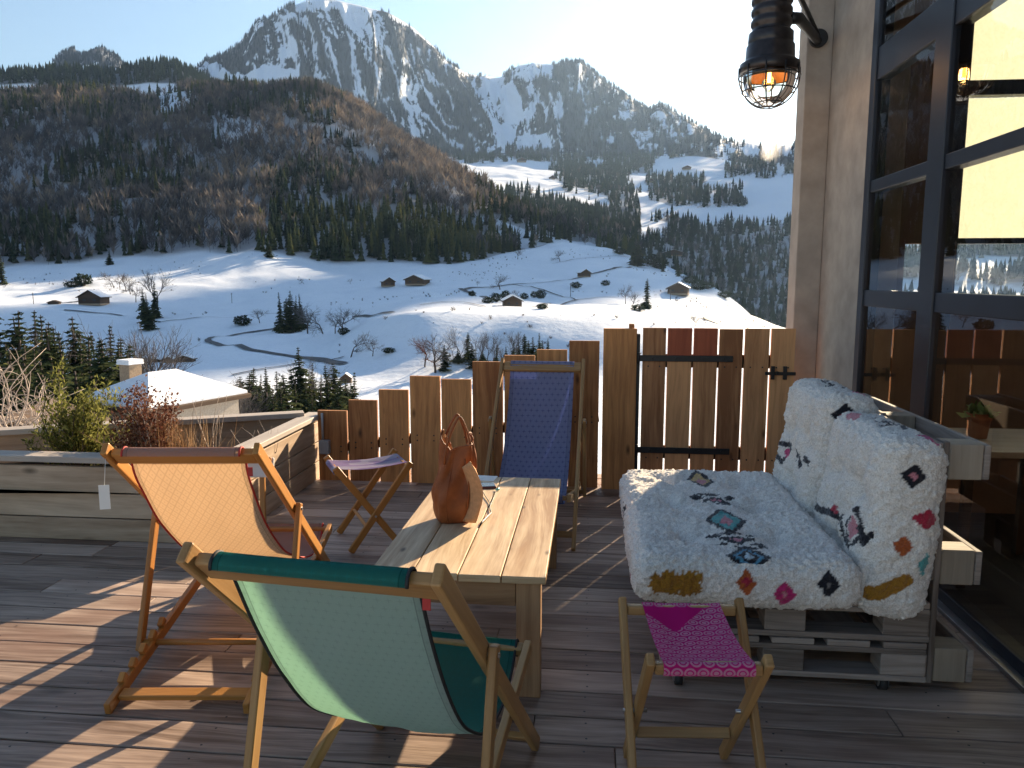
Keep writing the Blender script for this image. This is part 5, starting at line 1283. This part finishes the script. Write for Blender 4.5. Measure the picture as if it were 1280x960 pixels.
cluster([('bush', 90, 351, 359, 1.3), ('bush', 104, 342, 357, 1.0), ('bare', 143, 337, 360, .8), ('bare', 150, 340, 362, .8), ('bare', 158, 338, 365, .8), ('bare', 163, 345, 368, .8), ('bare', 170, 352, 378, .8), (S, 137, 310, 331, 1.0), (S, 337, 300, 322, 1.0), (S, 3, 318, 356, 1.2)], 'on the left meadow below the forest edge', 'scattered trees of the left meadow')
cluster([('bare', 625, 342, 362, 1.3), ('bare', 438, 347, 355, 1.0), ('bare', 597, 350, 358, .8), ('bare', 380, 347, 355, 1.0)], 'alone on the snow of the middle meadow', 'lone trees of the middle meadow')
cluster([('bush', 610, 371, 379, 1.3), ('bush', 620, 366, 377, .8), ('bush', 632, 363, 374, .8), ('bush', 655, 366, 374, .8), ('bush', 668, 364, 372, 1.0), ('bush', 676, 362, 373, .8), ('bare', 645, 360, 376, .7), ('bush', 678, 379, 386, 1.4), ('bush', 590, 363, 370, .8)], 'around the barn on the snowy knoll', 'bushes round the barn on the knoll')
cluster([(S, 790, 306, 331, 1.0), (S, 797, 297, 333, 1.3), ('bush', 775, 310, 318, 1.3)], 'on the right meadow by the upper road', 'spruces by the upper road')
cluster([(S, 808, 347, 386, .95), ('bare', 782, 352, 380, .7), ('bare', 790, 362, 386, .8), ('bush', 798, 380, 389, 1.2)], 'on the slope above the gate boards', 'trees above the gate')
cluster([('bare', 700, 310, 327, 1.2), ('bare', 647, 311, 324, 1.2), ('bush', 720, 352, 360, 1.2), ('bush', 757, 350, 357, 1.0)], 'on the upper middle snowfield', 'small trees of the upper snowfield')
cluster([(S, 848, 322, 346, .9), (S, 829, 318, 340, .8), ('bush', 815, 318, 332, 1.2), ('bush', 824, 322, 336, 1.2), ('bush', 862, 344, 354, 1.4), ('bush', 872, 350, 362, 1.2), ('bush', 884, 352, 361, 1.4), ('bare', 880, 330, 352, .9), ('bush', 893, 334, 341, 1.2), ('bush', 905, 364, 372, 1.4), ('bush', 918, 366, 374, 1.4), ('bare', 870, 392, 408, 1.1)], 'round the chalets of the right meadow', 'trees round the right meadow chalets')
# nearer row just beyond the fence boards
cluster([('bare', 530, 414, None, .9, 'rusty red leafless larch'), ('bare', 543, 412, None, 1.0), (S, 556, 430, None, 1.1), ('tall', 566, 414, None, .8), ('tall', 577, 404, None, .9), (S, 584, 414, None, .9), (S, 572, 434, None, 1.3), ('tall', 597, 412, None, .9), ('tall', 608, 410, None, .9), (S, 620, 428, None, .9), ('tall', 615, 416, None, .8), ('tall', 631, 412, None, .8), (S, 641, 423, None, 1.0), ('tall', 648, 410, None, .9), (S, 656, 416, None, 1.2), (S, 667, 420, None, 1.2), (S, 675, 415, None, 1.1), (S, 685, 422, None, 1.1), (S, 562, 440, None, 1.2), (S, 590, 428, None, 1.2), (S, 603, 436, None, 1.2), (S, 634, 432, None, 1.3), (S, 648, 426, None, 1.3), (S, 661, 424, None, 1.3), (S, 680, 424, None, 1.3)], 'in the tree row above the fence tops', 'trees in the row above the fence', 186)
cluster([(S, 300, 468, None, 1.0), (S, 310, 458, None, 1.0), (S, 320, 466, None, 1.0), (S, 331, 457, None, 1.0), (S, 342, 462, None, 1.1), (S, 353, 468, None, 1.0), (S, 364, 460, None, .9), (S, 375, 431, None, .85), (S, 386, 452, None, .9), (S, 397, 466, None, 1.0), (S, 408, 455, None, 1.0), (S, 418, 452, None, 1.0), (S, 427, 470, None, 1.1), (S, 437, 476, None, 1.1), ('tall', 392, 440, None, .8), ('tall', 425, 446, None, .9)], 'in the dark row beyond the planter corner', 'spruces in the row beyond the planter', 128)
cluster([(S, 4, 370, None, .8), (S, 16, 384, None, .8), (S, 27, 392, None, .9), (S, 38, 384, None, .8), (S, 50, 390, None, .8), (S, 62, 398, None, .9), (S, 74, 405, None, .9), (S, 88, 392, None, .9), (S, 99, 404, None, .9), (S, 110, 420, None, 1.0), (S, 122, 410, None, .9), (S, 134, 403, None, .8), (S, 144, 420, None, 1.0), ('tall', 70, 392, None, .9), ('tall', 152, 400, None, .9), ('tall', 163, 402, None, 1.0), ('tall', 172, 410, None, .9)], 'in the tall group at the left edge', 'trees of the left edge group', 118)
cluster([(S, 12, 432, None, 1.3), (S, 33, 440, None, 1.3), (S, 55, 446, None, 1.3), (S, 76, 452, None, 1.4), (S, 94, 458, None, 1.4)], 'in the low dark clump behind the green shrub', 'spruces behind the green shrub', 62)
cluster([(S, x_, 398+((x_*37) % 34)+x_*.08, None, .95) for x_ in range(9, 176, 12)], 'in the second rank of the left edge group', 'spruces of the second rank', 98)
cluster([('tall', x_, yt_, None, 1.3) for x_, yt_ in ((228, 470), (238, 476), (247, 466), (256, 474), (264, 480), (273, 476), (282, 484), (292, 478))], 'in the thicket behind the snowy hip roof', 'bare thicket behind the hip roof', 96)
cluster([(S, x_, 462+((x_*29) % 23), None, 1.1) for x_ in range(297, 441, 10)], 'in the front rank beyond the planter corner', 'front rank beyond the planter', 108)
# bare pale-twigged shrub at the left edge, just beyond the planter
for (x, y0, yt, R_, lab) in ((14, 545, 432, 6.5, 'bare shrub with pale sunlit twigs at the left edge beyond the planter'), (52, 540, 480, 7.0, 'small bare shrub with pale twigs beside the green shrub')):
    c = onY(x, y0, R_); r = thing('bare_shrub', lab, 'shrub', c); mb = MB(); rg = np.random.default_rng(x)
    H_ = onY(x, yt, R_)[2]-c[2]; base = [rg.normal(size=3)*.03*np.array([1, 1, 0]) for _ in range(14)]; tips = [np.array([rg.normal()*.32, rg.normal()*.25, H_*rg.uniform(.4, 1.05)]) for _ in base]
    E_ = thin_stems(mb, base, tips, .009, rg, .35, 6, 5)
    for e in E_:
        for _ in range(5): i = rg.integers(2, 6); q = e[i]; thin_stems(mb, [q], [q+rg.normal(size=3)*.12+np.array([0, 0, .06])], .004, rg, .3, 3, 4)
    mb.build('twigs', M['palebark'], r)

# ------------------------------------------------------------------ CHALETS
def chalet(x, yb, wpx, hpx, label, rz=.2, snow=.35, deep=1.2, roofc=True):
    p = spot(x, yb); d = math.hypot(p[0], p[1]); W = .86*wpx*d/FPX; Hh = .86*hpx*d/FPX; Dp = W*deep*.8; wall = Hh*.52
    r = thing('chalet', label, 'chalet', (p[0], p[1], p[2]-.2), rz, 'small wooden chalets scattered on the snowy slopes')
    mb = MB(); mb.box((0, 0, wall*.12), (W*.86+.02, Dp*.86+.02, wall*.24)); mb.build('stone_base', M['stone'], r)
    mb = MB(); w = W*.43; b = len(mb.v)
    mb.box((0, 0, wall*.62), (W*.86, Dp*.86, wall*.76))
    for sy in (-1, 1):
        y = sy*Dp*.43; k = len(mb.v); mb.v += [np.array([-w, y, wall]), np.array([w, y, wall]), np.array([0, y, Hh*.93])]; mb.face((k, k+1, k+2) if sy < 0 else (k+1, k, k+2), [(0, 0)]*3, .5)
    wl = mb.build('wall', M['old_wood'], r)
    rise = Hh-wall; L = math.hypot(W*.5, rise); an = math.atan2(rise, W*.5)
    for sg in (-1, 1):
        mb = MB(); mb.box((sg*W*.25, 0, wall+rise*.5+.02), (L*1.04, Dp, .22), roty(sg*an)); ro = mb.build('roof', M['old_wood'], r)
        if snow:
            mb = MB(); mb.box((sg*W*.25+sg*math.sin(an)*.0, 0, wall+rise*.5+.11+snow*.5), (L*.98, Dp*.97, snow), roty(sg*an)); mb.build('roof_snow', M['snow'], ro)
    for q in (-.2, .2):
        mb = MB(); mb.box((q*W, -Dp*.43-.03, wall*.68), (W*.12, .08, wall*.26)); mb.build('window', M['frame'], r)
    return r
chalet(118, 381, 31, 19, 'dark wooden chalet on the left meadow below the forest', .15, .12)
chalet(68, 380, 14, 5, 'low dark shed left of the dark chalet on the left meadow', .4, .0)
chalet(485, 358, 19, 13, 'dark chalet with steep roof on the middle meadow beside a wider one', .5, .3)
chalet(522, 356, 32, 14, 'wider brown chalet with snowy roof right of the steep dark chalet', -.15, .6)
chalet(640, 383, 30, 16, 'snow roofed barn on the sunny knoll among bushes', .2, .5)
chalet(730, 346, 17, 11, 'orange brown chalet beside the upper meadow road', .4, .1)
chalet(848, 368, 32, 17, 'dark chalet with white roof on the right meadow', -.2, .35)
chalet(840, 320, 28, 9, 'long low barn on the upper right meadow', .1, .2)
chalet(652, 203, 14, 6, 'tiny farmhouse on the far snowfield under the mountain', .2, .3)
chalet(690, 224, 9, 5, 'tiny dark hut below the far farmhouse', .3, .0)
chalet(812, 228, 12, 5, 'tiny hut in the middle of the far right snowfield', .1, .2)
chalet(858, 212, 12, 5, 'tiny farmhouse high on the far right snowfield', .1, .2)
chalet(842, 196, 9, 4, 'tiny hut at the top of the far right snowfield', .3, .1)
chalet(232, 452, 28, 9, 'long low dark barn beside the bend of the meadow road', .05, .25, .5)
chalet(212, 453, 18, 8, 'snow covered shed left of the long low barn', .1, .4, .7)
chalet(195, 452, 16, 5, 'small dark shed with snowy roof at the track below the left meadow', .2, .1, .7)
chalet(433, 478, 17, 14, 'small dark hut just above the fence boards beyond the spruce row', .2, .1)
# utility poles on the meadow
for (x, yb, yt, lab) in ((290, 379, 367, 'thin wooden pole on the left meadow under the forest edge'), (42, 380, 368, 'thin wooden pole left of the dark chalet'), (713, 371, 354, 'thin wooden pole on the middle meadow snow'), (838, 375, 362, 'thin wooden pole on the right meadow')):
    p = spot(x, yb); d = math.hypot(p[0], p[1]); r = thing('utility_pole', lab, 'pole', p, 0, 'wooden poles on the meadows'); mb = MB(); mb.tube([(0, 0, -.3), (0, 0, (yb-yt)*d/FPX)], .16, 6); mb.tube([(-.7, 0, (yb-yt)*d/FPX-.6), (.7, 0, (yb-yt)*d/FPX-.6)], .08, 5); mb.build('pole_shaft', M['bark'], r)

# ------------------------------------------------------------------ NEIGHBOUR HOUSE BELOW
def neighbour():
    R_ = 58.0; apex = onY(203, 471, R_); c = apex.copy(); Wd, Dp = 5.2, 6.4
    zr_ = apex[2]; r = thing('neighbour_house', 'house below the terrace with broad snow covered hip roof and stone chimney', 'house', (c[0], c[1], zr_-10.2), -.35)
    H_ = 10.2; ev = 2.05; w, d = 4.3, 4.9
    mb = MB(); mb.box((0, 0, (H_-ev-.1)/2), (w*1.74, d*1.74, H_-ev-.1)); mb.build('wall', M['render'], r)
    for (nm, off, th, mat, gx) in (('roof', 0, .30, M['old_wood'], 1.03), ('roof_snow', .305, .30, M['snow'], .985)):
        mb = MB(); rl = 1.3
        lo = [(-w*gx, -d*gx), (w*gx, -d*gx), (w*gx, d*gx), (-w*gx, d*gx)]; rg = [(0, -rl), (0, rl)]
        rng = np.random.default_rng(2); b = len(mb.v)
        for z in (0, th):
            for x, y in lo: mb.v.append(np.array([x, y, H_-ev+off+z]))
            for x, y in rg: mb.v.append(np.array([x, y, H_+off+z*.75]))
        def fc(*i): mb.face([b+q for q in i], [(0, 0)]*len(i), .5, False)
        fc(6, 7, 10); fc(7, 8, 11, 10); fc(8, 9, 11); fc(9, 6, 10, 11); fc(0, 1, 7, 6); fc(1, 2, 8, 7); fc(2, 3, 9, 8); fc(3, 0, 6, 9); fc(1, 0, 4); fc(2, 1, 4, 5); fc(3, 2, 5); fc(0, 3, 5, 4)
        o = mb.build(nm, mat, r, .05 if nm == 'roof_snow' else .01)
        if nm == 'roof': roof = o
    q = onY(164, 474, R_-.6); loc = rotz(.35)@(q-np.array([c[0], c[1], zr_-10.2]))
    mb = MB(); mb.box((loc[0], loc[1], loc[2]+.02), (1.15, 1.15, 2.4)); ch = mb.build('chimney', M['stone'], roof, .02)
    mb = MB(); mb.box((loc[0], loc[1], loc[2]+1.28), (1.45, 1.45, .14)); mb.box((loc[0], loc[1], loc[2]+1.47), (1.4, 1.4, .26)); mb.build('chimney_cap', M['snow'], ch, .05)
    g = onY(40, 512, 15.0); r2 = thing('garden_shed', 'dark gabled shed roof edge below the left end of the planter', 'shed', (g[0], g[1], g[2]-3.0), .3)
    mb = MB(); mb.box((0, 0, 1.3), (2.0, 2.0, 2.6)); mb.build('wall', M['old_wood'], r2)
    for sg in (-1, 1): mb = MB(); mb.box((sg*.56, 0, 2.78), (1.25, 2.5, .08), roty(sg*.42)); mb.build('roof', M['old_wood'], r2)
neighbour()

def smoke():
    p = spot(966, 205); bpy.ops.mesh.primitive_uv_sphere_add(segments=24, ring_count=14, radius=1); o = bpy.context.object; o.name = 'smoke'; o.data.name = 'smoke'
    o.location = p+np.array([4, 0, 42]); o.scale = (38, 30, 62); o.rotation_euler = (0, .35, 0)
    t = NT('wood_smoke'); tc = t.n('TexCoord'); v = tc.outputs['Object']; ln = t.n('VectorMath', dict(operation='LENGTH'), **{'#0': v}); nz = t.noise(v, 1.8, 4)
    fall = t.m('SUBTRACT', 1.0, ln.outputs['Value'], clamp=True); dn = t.m('MULTIPLY', t.m('MULTIPLY', fall, sstep_n(t, nz, .35, .7)), .07)
    pv = t.n('VolumePrincipled', Color=(.95, .95, .95, 1), Density=dn); pv.inputs['Anisotropy'].default_value = .4; t.t.links.new(pv.outputs[0], t.out.inputs['Volume']); o.data.materials.append(t.mat); tag(o, kind='stuff')
smoke()
# ------------------------------------------------------------------ LIGHT, SKY, AIR, CAMERA
w = bpy.data.worlds.new('World'); SC.world = w; w.use_nodes = True; nt = w.node_tree; nt.nodes.clear()
ow = nt.nodes.new('ShaderNodeOutputWorld'); bg = nt.nodes.new('ShaderNodeBackground'); sk = nt.nodes.new('ShaderNodeTexSky'); sk.sky_type = 'NISHITA'; sk.sun_disc = False
sk.sun_elevation = SUN_EL; sk.sun_rotation = SUN_AZ; sk.altitude = 1100; sk.air_density = 1.3; sk.dust_density = .6; sk.ozone_density = 1.8
bg.inputs['Strength'].default_value = SKY_STRENGTH = .05
nt.links.new(sk.outputs[0], bg.inputs[0]); nt.links.new(bg.outputs[0], ow.inputs[0])
sl = bpy.data.lights.new('sun', 'SUN'); sl.energy = 5.0; sl.angle = rad(.53); sl.color = (1.0, .79, .54); so = bpy.data.objects.new('sun', sl); COL.objects.link(so)
sd = Vector((math.sin(SUN_AZ)*math.cos(SUN_EL), math.cos(SUN_AZ)*math.cos(SUN_EL), math.sin(SUN_EL))); so.rotation_euler = (-sd).to_track_quat('-Z', 'Y').to_euler()
HAZE = 3.9e-5
if HAZE:
    zt = float(TZ.max())+60; mb = MB(); mb.box((0, 1500, (zt-320)/2), (20400, 21200, zt+320)); t = NT('mountain_air'); v = t.n('VolumePrincipled'); v.inputs['Color'].default_value = (.44, .66, 1.0, 1); v.inputs['Density'].default_value = HAZE; v.inputs['Anisotropy'].default_value = .55
    t.t.links.new(v.outputs[0], t.out.inputs['Volume']); o = mb.build('haze', t.mat); tag(o, kind='stuff')
cam = bpy.data.cameras.new('camera'); cam.sensor_fit = 'HORIZONTAL'; cam.sensor_width = 36; cam.lens = 27.0; cam.clip_start = .05; cam.clip_end = 40000
co = bpy.data.objects.new('camera', cam); COL.objects.link(co); co.location = (0, 0, EYE)
co.rotation_euler = Matrix((Vector(CR), Vector(CU), Vector(-CF))).transposed().to_euler(); SC.camera = co
SC.view_settings.view_transform = 'Standard'; SC.view_settings.look = 'None'; SC.view_settings.exposure = 1.82; SC.view_settings.gamma = 1
SC.cycles.use_denoising = True; SC.cycles.max_bounces = 8; SC.cycles.transparent_max_bounces = 12; SC.cycles.volume_bounces = 0; SC.cycles.sample_clamp_indirect = 8
